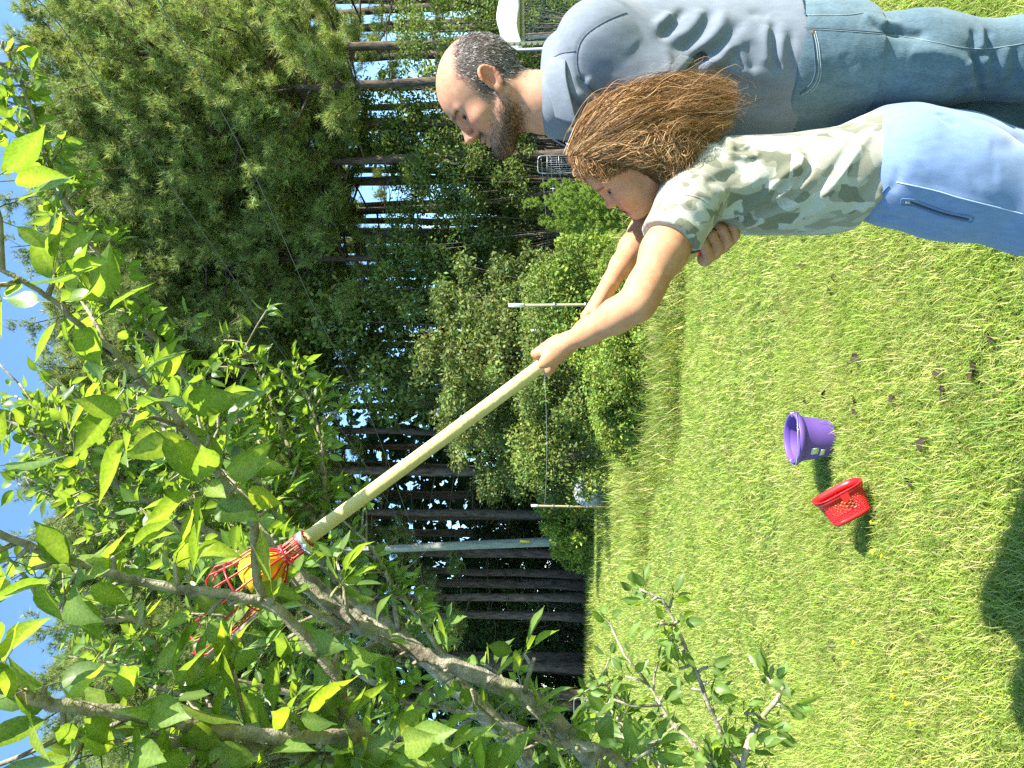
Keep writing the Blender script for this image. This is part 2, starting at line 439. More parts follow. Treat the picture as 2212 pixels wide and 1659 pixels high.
# right-hand stand close by, with low branches; then the belt behind
pine(5, 80, 29, 21.5, 0.4, 'tall pine with low sunlit boughs rising behind the head of the man', lean=(0, -0.02))
pine(5, 262, 31, 22.3, 2.1, 'tall pine with low boughs directly above the face of the man')
pine(3, -30, 33, 24, 1.0, 'tall pine at the edge of the wood above the white canopy')
pine(5, 385, 33, 24.0, 3.0, 'pine with a bare grey trunk standing above the hair of the girl')
pine(1, 553, 32, 23, 5.2, 'pine with vine-clad trunk rising from the grey sheet behind the girl')
pine(0, 452, 36, 26, 0.9, 'thin pine between two thicker pines above the feathery weeds')
pine(2, 660, 38, 27, 4.0, 'pine rising behind the tall white-topped fence post')
pine(2, 800, 36, 25.5, 2.0, 'pine crown standing above the far end of the light green thicket')
pine(0, 940, 38, 27, 0.2, 'pine seen above the middle of the wooden picker handle')
pine(1, 1112, 39, 28, 0.7, 'broad pine trunk right of the weathered utility pole')
pine(4, 1196, 41, 29, 1.7, 'thin pine trunk just left of the weathered utility pole')
pine(4, 1262, 44, 31, 3.1, 'slender dark pine, second from the weathered utility pole')
pine(0, 1330, 40, 28, 4.4, 'pine with a leaning trunk under the thick pear limb')
pine(4, 1420, 43, 30, 0.9, 'pine trunk in deep shade above the short fork of pear leaves')
pine(1, 1500, 40, 28, 2.6, 'pine trunk in deep shade above the small tube gate')
pine(5, 170, 28, 20.5, 3.3, 'pine crown with dense low boughs directly over the crown of the man\'s head')
pine(5, 335, 30, 21.5, 5.0, 'dense pine crown over the forehead of the man')
pine(5, 500, 34, 24.0, 1.2, 'dense pine crown above the feathery weeds')
pine(5, 630, 35, 24.5, 2.9, 'dense pine crown above the tall white-topped fence post')
pine(5, 1020, 37, 26.5, 0.6, 'dense pine crown behind the small twigs of the farther pear tree')
pine(3, 1290, 39, 26, 4.1, 'dense pine crown behind the red wire basket')
pine(5, 1440, 42, 29, 2.2, 'dense dark pine crown behind the thick pear limb')
bel = 'one of the slim pines standing in the wooded belt behind the lawn'
rp = random.Random(4)
for k in range(34):
    Y = -160 + k * 58 + rp.uniform(-22, 22); d = rp.uniform(42, 56)
    pine(rp.choice([0, 1, 2, 4]), Y, d, d * 0.70 + 1.5 - rp.uniform(0.5, 5.0), rp.uniform(0, 6.28), bel, 'slim pines of the belt', lean=(rp.uniform(-0.02, 0.02), rp.uniform(-0.03, 0.03)))

for k in range(22):
    Y = -140 + k * 44 + rp.uniform(-18, 18); d = rp.uniform(50, 62)
    pine(rp.choice([2, 4]), Y, d, d * 0.64, rp.uniform(0, 6.28), bel, 'slim pines of the belt', lean=(rp.uniform(-0.02, 0.02), rp.uniform(-0.03, 0.03)))

def shrub_meshes(h, rad, ncl, nleaf, seed, L=0.15, green=(0.12, 0.185, 0.045), base=0.0, cr=0.55, upright=0.0, name='shrub'):
    r = np.random.default_rng(seed); wood = Geo(); P = []; N = []; K = []
    for k in range(ncl):
        a = r.uniform(0, 6.28); q = math.sqrt(r.uniform(0.05, 1)); zf = r.uniform(0, 1) ** 0.8
        env = math.sqrt(max(0.05, 1 - (abs(zf - 0.42) / 0.62) ** 2.0))
        c = np.array([math.cos(a) * q * rad * env, math.sin(a) * q * rad * env, base + zf * (h - base)])
        cs = cr * r.uniform(0.6, 1.3)
        n = int(nleaf / ncl * r.uniform(0.6, 1.5))
        d = unit(r.normal(0, 1, (n, 3)) + [0, 0, 0.25]); rr = cs * r.uniform(0.25, 1.0, n)[:, None] ** 0.6
        P.append(c + d * rr * [1.1, 1.1, 0.8 + upright]); N.append(unit(d + [0, 0, 0.8])); K.append(np.full(n, r.uniform(0.72, 1.3)))
        if k % 3 == 0:
            b = np.array([c[0] * 0.12, c[1] * 0.12, 0]); m_ = np.array([c[0] * 0.6, c[1] * 0.6, c[2] * 0.55])
            wood.tube(catmull([b, m_, c], 7), np.linspace(0.022, 0.006, 7) * (h / 5), 4)
    P = np.vstack(P); N = np.vstack(N); K = np.concatenate(K)
    c = np.array(green) * (K * r.uniform(0.75, 1.3, len(P)))[:, None]; c[:, 0] *= r.uniform(0.8, 1.5, len(P))
    V, F, cc = leaf_quads(P, N, L, L * 0.55, seed + 1, c)
    return wood.mesh(name + '_stems', M_TWIG, cols=False), make_mesh(name + '_leaves', V, [F], M_SHRUB, cc, smooth=False)
SH = dict(big=shrub_meshes(6.6, 2.2, 100, 13000, 51, 0.19, (0.135, 0.195, 0.058), cr=0.5), round=shrub_meshes(3.2, 1.8, 50, 7000, 52, 0.15),
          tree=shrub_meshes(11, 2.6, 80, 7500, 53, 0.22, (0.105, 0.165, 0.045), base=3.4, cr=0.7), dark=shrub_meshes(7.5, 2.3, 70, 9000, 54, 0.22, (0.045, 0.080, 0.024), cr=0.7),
          low=shrub_meshes(1.6, 1.35, 80, 5200, 55, 0.13, (0.18, 0.28, 0.05), cr=0.20, upright=0.7), vine=shrub_meshes(9, 0.75, 46, 4800, 56, 0.19, (0.125, 0.19, 0.05), base=2.2, cr=0.5))
def shrub(kind, Y, d, s, rot, label, cat='shrub', group=None, sz=None, z=0.0):
    p = at(1215, Y, d)
    nm = {'tree': 'understory_tree', 'vine': 'climbing_vine', 'low': 'weed_clump'}.get(kind, 'shrub')
    t = empty(nm, (p[0], p[1], z)); t.scale = (s, s, sz or s); t.rotation_euler = (0, 0, rot)
    add('stems', SH[kind][0], t); tag(add('foliage', SH[kind][1], t), kind='stuff')
    return tag(t, label, cat, group)
shrub('big', 660, 27, 0.92, 0.3, 'light green thicket shrub behind the tall white-topped post')
shrub('big', 775, 25.5, 0.98, 2.3, 'light green shrub behind the hand holding the wooden handle')
shrub('big', 890, 27, 0.90, 4.0, 'light green shrub under the middle of the wooden handle')
shrub('big', 985, 28.5, 0.86, 1.1, 'light green shrub between the handle and the short fence post')
shrub('round', 845, 22, 0.85, 0.2, 'rounded bush low in front of the light green thicket')
shrub('round', 965, 23, 0.9, 2.2, 'rounded bush at the shady foot of the thicket by the grey sheet')
shrub('round', 720, 22.5, 0.8, 3.3, 'rounded bush at the foot of the second fence post')
shrub('round', 640, 19, 0.72, 5.0, 'greyish green bush just right of the tall fence post')
shrub('tree', 600, 31, 0.86, 0.5, 'understory tree with yellowish leaves right of the tall fence post', 'tree')
shrub('tree', 490, 30.5, 0.78, 2.4, 'understory tree hanging over the dark gap behind the weeds', 'tree')
shrub('tree', 395, 30, 0.72, 3.9, 'understory tree over the tube gate behind the girl', 'tree')
shrub('tree', 725, 34, 1.35, 1.9, 'tall leafy broadleaf tree among the pines above the thicket', 'tree')
shrub('tree', 805, 36, 1.25, 5.1, 'tall leafy broadleaf tree nearest the upper part of the handle', 'tree')
shrub('tree', 330, 31, 0.80, 0.9, 'dark leafy tree just beside the bearded chin of the man', 'tree')
shrub('tree', 255, 32, 0.95, 4.9, 'dark leafy tree hidden behind the face of the man', 'tree')
shrub('tree', 60, 24, 0.62, 2.9, 'leafy young tree between the white canopy and the head of the man', 'tree')
shrub('vine', 548, 31.4, 1.0, 0.0, 'vine climbing the pine trunk above the grey sheet', 'vine')
shrub('vine', 805, 35.4, 1.1, 1.0, 'vine climbing the pine behind the light green thicket', 'vine')
shrub('vine', 300, 30.6, 1.2, 2.0, 'vine climbing a pine trunk beside the nose of the man', 'vine')
shrub('vine', 640, 37, 1.5, 2.5, 'vine climbing a thin pine above the thicket', 'vine')
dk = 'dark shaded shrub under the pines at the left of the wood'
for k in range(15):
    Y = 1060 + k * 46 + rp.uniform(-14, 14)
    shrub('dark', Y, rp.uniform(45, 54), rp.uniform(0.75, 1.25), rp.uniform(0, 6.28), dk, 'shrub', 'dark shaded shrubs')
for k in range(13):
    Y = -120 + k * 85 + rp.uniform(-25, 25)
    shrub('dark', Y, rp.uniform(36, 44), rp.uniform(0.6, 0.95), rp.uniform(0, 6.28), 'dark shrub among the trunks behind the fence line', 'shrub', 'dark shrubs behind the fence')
for k, (Y, X, s, lab) in enumerate(((560, 1330, 1.0, 'bright leafy weeds left of the grey sheet behind the fence wires'), (610, 1345, 1.0, 'bright leafy weeds between the two arms of the girl and the thicket'),
        (650, 1330, 0.9, 'bright leafy weeds at the tall fence post'), (715, 1345, 0.95, 'bright leafy weeds at the foot of the second fence post'),
        (770, 1385, 0.62, 'leafy green weeds below the hand of the girl'), (860, 1388, 0.55, 'leafy green weeds on the bank below the handle'), (930, 1398, 0.5, 'low weed patch with small yellow flowers on the bank'),
        (480, 1305, 0.9, 'weeds left of the girl\'s face near the wires'), (25, 1300, 1.05, 'bright goldenrod weeds behind the shoulder of the man'), (75, 1265, 1.3, 'bright weeds below the edge of the white canopy'),
        (-40, 1310, 1.2, 'bright weeds at the right edge under the canopy'), (100, 1290, 1.0, 'weeds beside the notched metal stake'), (1120, 1283, 1.5, 'dark weeds right of the utility pole foot'), (1165, 1280, 1.2, 'weeds round the foot of the weathered utility pole'))):
    shrub('low', Y, ground_depth(X), s, k * 1.3, lab, 'weeds')

for k in range(20):
    Y = 560 + k * 19 + rp.uniform(-12, 12); X = 1352 + 46 * math.sin((k / 19.0) * 2.6) + rp.uniform(-12, 26)
    shrub('low', Y, ground_depth(X), rp.uniform(0.36, 0.6), rp.uniform(0, 6.28), 'leafy weeds growing along the grassy bank below the thicket', 'weeds', 'weeds along the bank')
def far_wood():
    r = np.random.default_rng(61); n = 26000
    Y = r.uniform(-900, 2600, n); d = r.uniform(62, 76, n); p = np.array([at(1215, a, b) for a, b in zip(Y, d)])
    left = 1 / (1 + np.exp(-(Y - 830) / 40)); top = 8.0 + 12 * left + 2.5 * lowfreq(Y, Y * 0, 130, 2)
    z = r.random(n) ** 0.85 * top
    p[:, 2] = z
    N = unit(r.normal(0, 0.6, (n, 3)) + [0.3, -0.6, 0.6])
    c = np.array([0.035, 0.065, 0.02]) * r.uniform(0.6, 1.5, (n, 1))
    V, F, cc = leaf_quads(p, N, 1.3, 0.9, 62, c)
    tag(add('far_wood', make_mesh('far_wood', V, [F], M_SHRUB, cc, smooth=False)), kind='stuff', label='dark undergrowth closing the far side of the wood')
far_wood()
# ------------------------------------------------------------------ fence line, poles, canopy and other things in the background
M_GALV = plain('galvanised_tube', (0.24, 0.26, 0.28), 0.5, 0.5, 0.7, 0.15, 20)
M_WHITE = plain('white_plastic', (0.8, 0.8, 0.78), 0.45, 0.5, var=0.06)
M_POSTTAN = plain('fibreglass_rod', (0.24, 0.21, 0.10), 0.6, 0.3, var=0.3)
M_OLDWOOD = bark_mat('weathered_pole_wood', (0.16, 0.17, 0.14), (0.36, 0.37, 0.31), 12, (1, 1, 0.08))
M_WIRE = plain('fence_wire', (0.62, 0.62, 0.6), 0.4, 0.5, 0.4)
M_CABLE = plain('cable_sheath', (0.10, 0.11, 0.10), 0.5, 0.4)
M_STEELGREEN = plain('painted_stake', (0.16, 0.17, 0.10), 0.6, 0.3, var=0.3)
M_SHEET = plain('grey_sheet', (0.30, 0.31, 0.31), 0.5, 0.4, var=0.25, scale=5, bstr=0.4)
M_CANVAS = plain('white_canvas', (0.78, 0.77, 0.73), 0.6, 0.3, var=0.12, scale=6)
M_YELLOW = plain('yellow_tag', (0.75, 0.6, 0.05), 0.5, 0.4, var=0.05)

def ground_pt(X, Y):
    d = ground_depth(X); p = at(X, Y, d); p[2] = 0; return p, d
def fence_post(Xtop, Xcap, Xbase, Y, wpx, label, tilt=0.0):
    p, d = ground_pt(Xbase, Y); top = at(Xtop, Y, d)[2]; cap = at(Xcap, Y, d)[2]; r = wpx / FOC * d / 2
    t = empty('fence_post', p); t.rotation_euler = (0, tilt, 0)
    g = Geo(); g.tube([[0, 0, -0.05], [0, 0, cap]], [r, r * 0.95], 8); add('rod', g.mesh('fence_rod', M_POSTTAN, cols=False), t)
    g = Geo(); g.tube([[0, 0, cap - 0.01], [0, 0, top]], [r * 1.25, r * 1.25], 10); add('cap', g.mesh('fence_cap', M_WHITE, cols=False), t)
    for f in (0.35, 0.6, 0.8):
        g = Geo(); g.box([-r * 1.3, -r * 1.5, cap * f - r * 0.7], [r * 1.3, r * 1.1, cap * f + r * 0.7]); add('clip', g.mesh('fence_clip', M_GALV, cols=False), t)
    tag(t, label, 'fence post', 'white topped fence posts'); return p, d, cap
fp = [fence_post(1097, 1130, 1468, 657, 7.0, 'tall slim tan post with white cap standing beyond the arms of the girl'),
      fence_post(1147, 1160, 1330, 713, 4.4, 'slim post with white tip standing just above the hand on the handle'),
      fence_post(1147, 1162, 1326, 1096, 4.6, 'slim post with white cap between thicket and weathered utility pole', 0.01)]
for (X0, Xc, Xb, Y, w, lab) in ((1205, 1217, 1296, 461, 3.6, 'short white-tipped fence post between the feathery weeds'), (1186, 1194, 1290, 543, 3.4, 'short white-tipped post in the dark gap behind the wires'),
                                (1166, 1177, 1286, 602, 3.6, 'white-tipped fence post beside the grey sheet'), (1158, 1168, 1284, 332, 3.6, 'white-tipped post at the right side of the small tube gate')):
    fp.append(fence_post(X0, Xc, Xb, Y, w, lab))
def wire(pts, r, name, label, cat, m, group=None, sag=0.0, n=16):
    P = catmull(pts, n)
    if sag: P[:, 2] -= sag * 4 * np.linspace(0, 1, n) * (1 - np.linspace(0, 1, n))
    g = Geo(); g.tube(P, r, 5); o = add(name, g.mesh(name, m, cols=False)); tag(o, label, cat, group)
for k, (X0, X1) in enumerate(((1168, 1190), (1188, 1213), (1206, 1228))):
    wire([at(X0, 335, 29.6), at(X0 + 8, 461, 29.8), at(X1, 604, 33.0)], 0.010, 'fence_wire', 'thin pale fence wire, %s of three in the dark gap behind the weeds' % ('topmost', 'middle', 'lowest')[k], 'wire', M_WIRE, 'fence wires', 0.05)
wire([at(1166, 713, 19.5), at(1176, 1096, 21.4)], 0.0035, 'fence_wire', 'thin fence wire running across the thicket below the handle', 'wire', M_WIRE, 'fence wires', 0.12)
def tube_gate(X0, X1, Y0, Y1, d, rails, label, mesh_from):
    base = at(1215, (Y0 + Y1) / 2, d); w = abs(Y1 - Y0) / FOC * d; zt = at(X0, Y0, d)[2]; zb = 0.12
    t = empty('tube_gate', (base[0], base[1], 0)); r = 0.024
    g = Geo()
    g.tube(catmull([[-w / 2, 0, 0], [-w / 2, 0, zt * 0.6], [-w / 2, 0, zt - 0.18], [-w / 2 + 0.06, 0, zt - 0.03], [-w / 2 + 0.2, 0, zt], [w / 2 - 0.2, 0, zt], [w / 2 - 0.06, 0, zt - 0.03], [w / 2, 0, zt - 0.18], [w / 2, 0, zt * 0.6], [w / 2, 0, 0]], 40), r, 8)
    add('frame', g.mesh('gate_frame', M_GALV, cols=False), t)
    for q in rails:
        g = Geo(); g.tube([[-w / 2, 0, at(q, Y0, d)[2]], [w / 2, 0, at(q, Y0, d)[2]]], r * 0.8, 8); add('rail', g.mesh('gate_rail', M_GALV, cols=False), t)
    g = Geo(); zm = at(mesh_from, Y0, d)[2]
    for x in np.linspace(-w / 2, w / 2, 9)[1:-1]: g.tube([[x, 0, zb], [x, 0, zm]], 0.005, 4)
    for z in np.linspace(zb, zm, 12): g.tube([[-w / 2, 0, z], [w / 2, 0, z]], 0.004, 4)
    tag(add('mesh_panel', g.mesh('gate_mesh', M_GALV, cols=False), t), kind='stuff')
    tag(t, label, 'gate')
tube_gate(1162, 1230, 336, 374, 27, [1182], 'small galvanised tube gate with wire panel behind the hair of the girl', 1181)
tube_gate(1240, 1310, 1506, 1546, 30, [1257], 'small galvanised tube gate at the left edge of the lawn', 1256)
# weathered utility pole with tag
b, d = at(1258, 1166, 37), 37
g = Geo(); tp = at(700, 1192, 37); P = catmull([[b[0], b[1], -0.1], (b + tp) / 2, tp], 12); g.tube(P, np.linspace(0.245, 0.17, 12), 14)
up = empty('utility_pole', (b[0], b[1], 0)); o = add('shaft', g.mesh('pole_shaft', M_OLDWOOD, cols=False), up); o.location = (-b[0], -b[1], 0)
g = Geo(); q = at(1134, 1169, 36.7); g.box(q - [0.06, 0.02, 0.24], q + [0.06, 0.02, 0.24]); o = add('tag_plate', g.mesh('pole_tag', M_YELLOW, cols=False), up); o.location = (-b[0], -b[1], 0)
tag(up, 'weathered grey wooden utility pole with a small yellow tag', 'pole')
wire([at(-60, -60, 14), at(82, 0, 15), at(238, 212, 17), at(466, 542, 22), at(625, 784, 27), at(760, 960, 32), at(900, 1185, 36.9)], 0.012, 'overhead_cable', 'upper overhead cable crossing the sky corner and the pine crowns', 'cable', M_CABLE, 'overhead cables', n=40)
wire([at(230, -190, 14), at(342, 0, 16), at(548, 374, 20), at(690, 690, 26), at(800, 900, 31), at(905, 1183, 36.9)], 0.012, 'overhead_cable', 'lower overhead cable crossing the pines toward the utility pole', 'cable', M_CABLE, 'overhead cables', n=40)
wire([at(930, 1182, 36.8), at(700, 1390, 30), at(560, 1500, 26), at(440, 1640, 23)], 0.012, 'overhead_cable', 'cable running left from the utility pole through gaps in the pear leaves', 'cable', M_CABLE, 'overhead cables', n=20)
# grey sheets lying at the foot of trunks
def sheet(X, Y, d, w, h, seed, label):
    r = np.random.default_rng(seed); p = at(X, Y, d); n = 14
    th = np.linspace(0, math.pi, n)[:, None]; ph = np.linspace(0, 2 * math.pi, 20, endpoint=False)[None, :]
    R = 1 + 0.16 * np.sin(3 * ph + seed) * np.sin(th) + r.normal(0, 0.04, (n, 20))
    V = np.stack([w / 2 * R * np.sin(th) * np.cos(ph), w / 2 * R * np.sin(th) * np.sin(ph), h * 0.5 + h / 2 * R * np.cos(th) * np.ones_like(ph)], -1)
    F = [[i * 20 + j, (i + 1) * 20 + j, (i + 1) * 20 + (j + 1) % 20, i * 20 + (j + 1) % 20] for i in range(n - 1) for j in range(20)]
    o = add('tarp', make_mesh('tarp', V.reshape(-1, 3), [F], M_SHEET)); o.location = (p[0], p[1], 0)
    tag(o, label, 'tarp')
sheet(1262, 1062, 25, 1.0, 1.1, 3, 'crumpled grey plastic sheet at the foot of the thicket')
sheet(1195, 578, 31, 0.9, 2.1, 5, 'pale grey sheet wrapped at the trunk beside the fence wires')
# white canopy and wire pen at the right
def canopy():
    d = 15.0
    a = at(1073, -160, d + 2.0); p0, p1 = at(1088, -330, d), at(1116, 108, d - 1.5)
    ridge0, ridge1 = at(1066, -330, d + 1.4), at(1079, 84, d + 1.0); back0, back1 = at(1112, -330, d + 3.6), at(1116, 96, d + 3.4)
    t = empty('canopy', (at(1215, -60, d)[0], at(1215, -60, d)[1], 0)); off = np.array(t.location)
    rows = []; n = 26
    for q in np.linspace(0, 1, n):
        f, rg, bk = p0 * (1 - q) + p1 * q, ridge0 * (1 - q) + ridge1 * q, back0 * (1 - q) + back1 * q
        w = 0.04 * math.sin(q * 30)
        rows.append([f + [0, 0, -0.07 + w], f, f * 0.5 + rg * 0.5 + [0, 0, 0.03 + w], rg + [0, 0, w], rg * 0.5 + bk * 0.5, bk, bk + [0, 0, -0.2]])
    V = np.array(rows).reshape(-1, 3) - off; m = 7
    F = [[i * m + j, (i + 1) * m + j, (i + 1) * m + j + 1, i * m + j + 1] for i in range(n - 1) for j in range(m - 1)]
    o = add('roof_sheet', make_mesh('canopy_sheet', V, [F], M_CANVAS), t)
    s = o.modifiers.new('thick', 'SOLIDIFY'); s.thickness = 0.015
    for q, rr in ((p1, 0), (p0, 0), (back1, 0), (back0, 0)):
        g = Geo(); g.tube([[q[0], q[1], 0], [q[0], q[1], q[2]]], 0.03, 8); o = add('leg', g.mesh('canopy_leg', M_GALV, cols=False), t); o.location = -off
    g = Geo(); zt = at(1126, 0, d - 0.5)[2]
    x0, x1 = at(1100, -300, d - 0.5)[0], at(1100, 82, d - 0.5)[0]; y = at(1100, 0, d - 0.5)[1]
    if x0 > x1: x0, x1 = x1, x0
    for s_ in (1, -1):
        for k in range(46):
            xa = x0 + (x1 - x0) * (k / 45.0); zz = np.linspace(0.1, zt, 12)
            zig = xa + s_ * 0.035 * np.where(np.arange(12) % 2, 1, -1)
            g.tube(np.stack([zig, np.full(12, y), zz], -1), 0.0045, 3, caps=False)
    tag(add('pen_wire', g.mesh('pen_wire', M_GALV, cols=False), t, -off), kind='stuff')
    g = Geo(); g.tube(catmull([[x0, y, 0], [x0, y, zt - 0.1], [x0 + 0.1, y, zt], [(x0 + x1) / 2, y, zt], [x1 - 0.1, y, zt], [x1, y, zt - 0.1], [x1, y, 0]], 40), 0.025, 8)
    add('pen_frame', g.mesh('pen_frame', M_GALV, cols=False), t, -off)
    tag(t, 'white tarpaulin canopy over a chain-link pen at the wood edge', 'canopy')
canopy()
# notched metal stake beside the shoulder of the man
p = at(1230, 91, 7.0); g = Geo(); zt = at(1092, 91, 7.0)[2]
st = empty('metal_stake', (p[0], p[1], 0)); g.box([-0.018, -0.003, 0], [0.018, 0.003, zt]); g.box([-0.003, 0.003, 0], [0.003, 0.03, zt]); add('bar', g.mesh('stake_bar', M_STEELGREEN, False, False), st)
g = Geo()
for z in np.arange(0.2, zt, 0.055): g.box([-0.012, -0.012, z], [0.012, -0.003, z + 0.012])
add('studs', g.mesh('stake_studs', M_STEELGREEN, False, False), st); tag(st, 'slim studded metal stake behind the shoulder of the man', 'stake')
# feathery weeds
M_FEATHER = attr_mat('feathery_leaves', 0.5, 0.3, trans=0.35, tint=(1.3, 1.3, 0.6), var=0.15)
def feather(Xt, Xb, Y, d, seed, label, bendY=0.0, full=1.0):
    r = np.random.default_rng(seed); b = at(Xb, Y, d); tp = at(Xt, Y - bendY, d)
    t = empty('feathery_weed', (b[0], b[1], 0)); H = tp[2]
    n = 20; zz = np.linspace(0, 1, n); st_ = np.stack([(tp[0] - b[0]) * zz ** 2.5, 0.05 * zz, H * zz], -1)
    g = Geo(); g.tube(st_, np.linspace(0.012, 0.003, n), 5, col=(0.13, 0.17, 0.05)); lf = Geo()
    for k in range(int(110 * full)):
        q = r.uniform(0.12, 0.985); i = min(int(q * (n - 1)), n - 2); p0 = st_[i] + (st_[i + 1] - st_[i]) * (q * (n - 1) - i)
        az = r.uniform(0, 6.28); l = (0.05 + 0.115 * math.sin(math.pi * min(1, (1 - q) * 1.1 + 0.05)) * 0.8) * full
        out = np.array([math.cos(az), math.sin(az), r.uniform(0.35, 0.9)]); C = catmull([p0, p0 + out * l * 0.5, p0 + out * l + [0, 0, -0.06 * l]], 6)
        m_ = 34; tt = r.uniform(0.08, 1.0, m_); ii = np.minimum((tt * 5).astype(int), 4); P = C[ii] + (C[ii + 1] - C[ii]) * (tt * 5 - ii)[:, None]
        D = unit(np.repeat(unit(out)[None], m_, 0) * 0.6 + r.normal(0, 0.6, (m_, 3)) + [0, 0, 0.3])
        c = np.array([0.22, 0.31, 0.055]) * r.uniform(0.7, 1.3, (m_, 1))
        V, F, cc = needle_tufts(P, D, 0.05, 0.009, 3, int(r.integers(1e6)), c); lf.put(V, F, None, cc)
    add('stem', g.mesh('weed_stem', M_FEATHER), t); tag(add('fronds', lf.mesh('weed_fronds', M_FEATHER, smooth=False), t), kind='stuff')
    tag(t, label, 'weed', 'feathery weeds')
feather(1129, 1330, 428, 13.0, 71, 'tallest feathery green weed, bending at its tip above the brow of the girl', -10)
feather(1169, 1320, 398, 13.5, 72, 'feathery weed standing closest to the tube gate', 6, 0.8)
feather(1162, 1330, 474, 13.2, 73, 'feathery weed just left of the tallest one', 2)
feather(1171, 1330, 492, 12.8, 74, 'short feathery weed with a curled tip, leftmost of its clump', 12, 0.8)
feather(1195, 1335, 450, 12.6, 75, 'bushy feathery weed filling the middle of its clump', 0, 0.9)
feather(1200, 1340, 415, 12.4, 76, 'bushy feathery weed in front of the tube gate', 0, 0.9)

# ------------------------------------------------------------------ purple bucket, red basket, fruit picker
M_PURPLE = plain('purple_plastic', (0.125, 0.066, 0.27), 0.5, 0.45, var=0.14, scale=9)
M_REDPL = plain('red_plastic', (0.56, 0.014, 0.016), 0.35, 0.45, var=0.08, scale=9)
M_STICKER = plain('pale_sticker', (0.55, 0.60, 0.36), 0.6, 0.3, var=0.1)
M_CHROME = plain('steel_wire', (0.75, 0.75, 0.74), 0.25, 0.5, 0.9, 0.05)
def bucket():
    bp, d = at(1792, 947, 4.14), 4.14
    t = empty('bucket', (bp[0], bp[1], 0.005)); t.rotation_euler = (0.03, -0.015, 0.5)
    R0, R1, H, th = 0.100, 0.132, 0.215, 0.0035
    g = Geo(); g.lathe([(0.002, 0.0), (R0 - 0.012, 0.0), (R0 - 0.004, 0.003), (R0, 0.01), (R0 + 0.002, 0.02), (R0 + 0.018, 0.11), (R1 - 0.003, H - 0.035), (R1, H - 0.03),
                               (R1 - th, H - 0.03), (R1 - th - 0.003, H - 0.036), (R0 + 0.015, 0.11), (R0 - th, 0.014), (R0 - 0.012, 0.006), (0.002, 0.006)], 56)
    add('body', g.mesh('bucket_body', M_PURPLE, cols=False), t)
    g = Geo(); g.lathe([(R1 - 0.004, H - 0.034), (R1 + 0.008, H - 0.032), (R1 + 0.009, H - 0.004), (R1 + 0.006, H), (R1 - 0.002, H + 0.001), (R1 - 0.006, H - 0.004), (R1 - 0.006, H - 0.034)], 56)
    add('rim', g.mesh('bucket_rim', M_PURPLE, cols=False), t)
    # wire handle folded down to the far left side
    a = np.linspace(0, math.pi, 30); tiltv = math.radians(14)
    rot = 2.6; P = np.stack([(R1 + 0.014) * np.cos(a), (R1 + 0.014) * np.sin(a) * math.cos(tiltv), H - 0.02 + (R1 + 0.014) * np.sin(a) * math.sin(tiltv)], -1)
    cs, sn = math.cos(rot), math.sin(rot); Rz = np.array([[cs, -sn, 0], [sn, cs, 0], [0, 0, 1]])
    hook0 = np.array([[R1 - 0.012, 0, H - 0.014], [R1 - 0.008, 0, H + 0.004], [R1 + 0.010, 0, H + 0.004]]); hook1 = hook0[::-1] * [-1, 1, 1]
    P = np.vstack([hook0, P, hook1]) @ Rz.T
    g = Geo(); g.tube(P, 0.0026, 8); add('handle', g.mesh('bucket_handle', M_CHROME, cols=False), t)
    for s in (1, -1):
        e = np.array([s * (R1 + 0.004), 0, H - 0.02]) @ Rz.T; g = Geo(); g.box([-0.012, -0.014, -0.012], [0.012, 0.014, 0.012], rot=Rz, origin=e); add('handle_lug', g.mesh('bucket_lug', M_PURPLE, False, False), t)
    # sticker: cross-shaped remnant on the wall, on the left as seen
    def wallpatch(a0, a1, z0, z1, name):
        gg = Geo(); aa = np.linspace(a0, a1, 9); V = []
        for z in (z0, z1):
            r_ = np.interp(z, [0.02, 0.11, H - 0.035], [R0 + 0.002, R0 + 0.018, R1 - 0.003]) + 0.0012
            V += [[r_ * math.cos(x), r_ * math.sin(x), z] for x in aa]
        gg.put(V, None, [[i, i + 1, i + 10, i + 9] for i in range(8)]); o = add(name, gg.mesh(name, M_STICKER, cols=False), t)
        sd = o.modifiers.new('thick', 'SOLIDIFY'); sd.thickness = 0.0008; sd.offset = 1
    base_az = math.atan2(-1, -0.55) - 0.5
    wallpatch(base_az - 0.22, base_az + 0.12, 0.105, 0.145, 'sticker'); wallpatch(base_az - 0.36, base_az + 0.02, 0.066, 0.092, 'sticker')
    tag(t, 'purple plastic bucket with a wire handle standing on the lawn', 'bucket')
bucket()
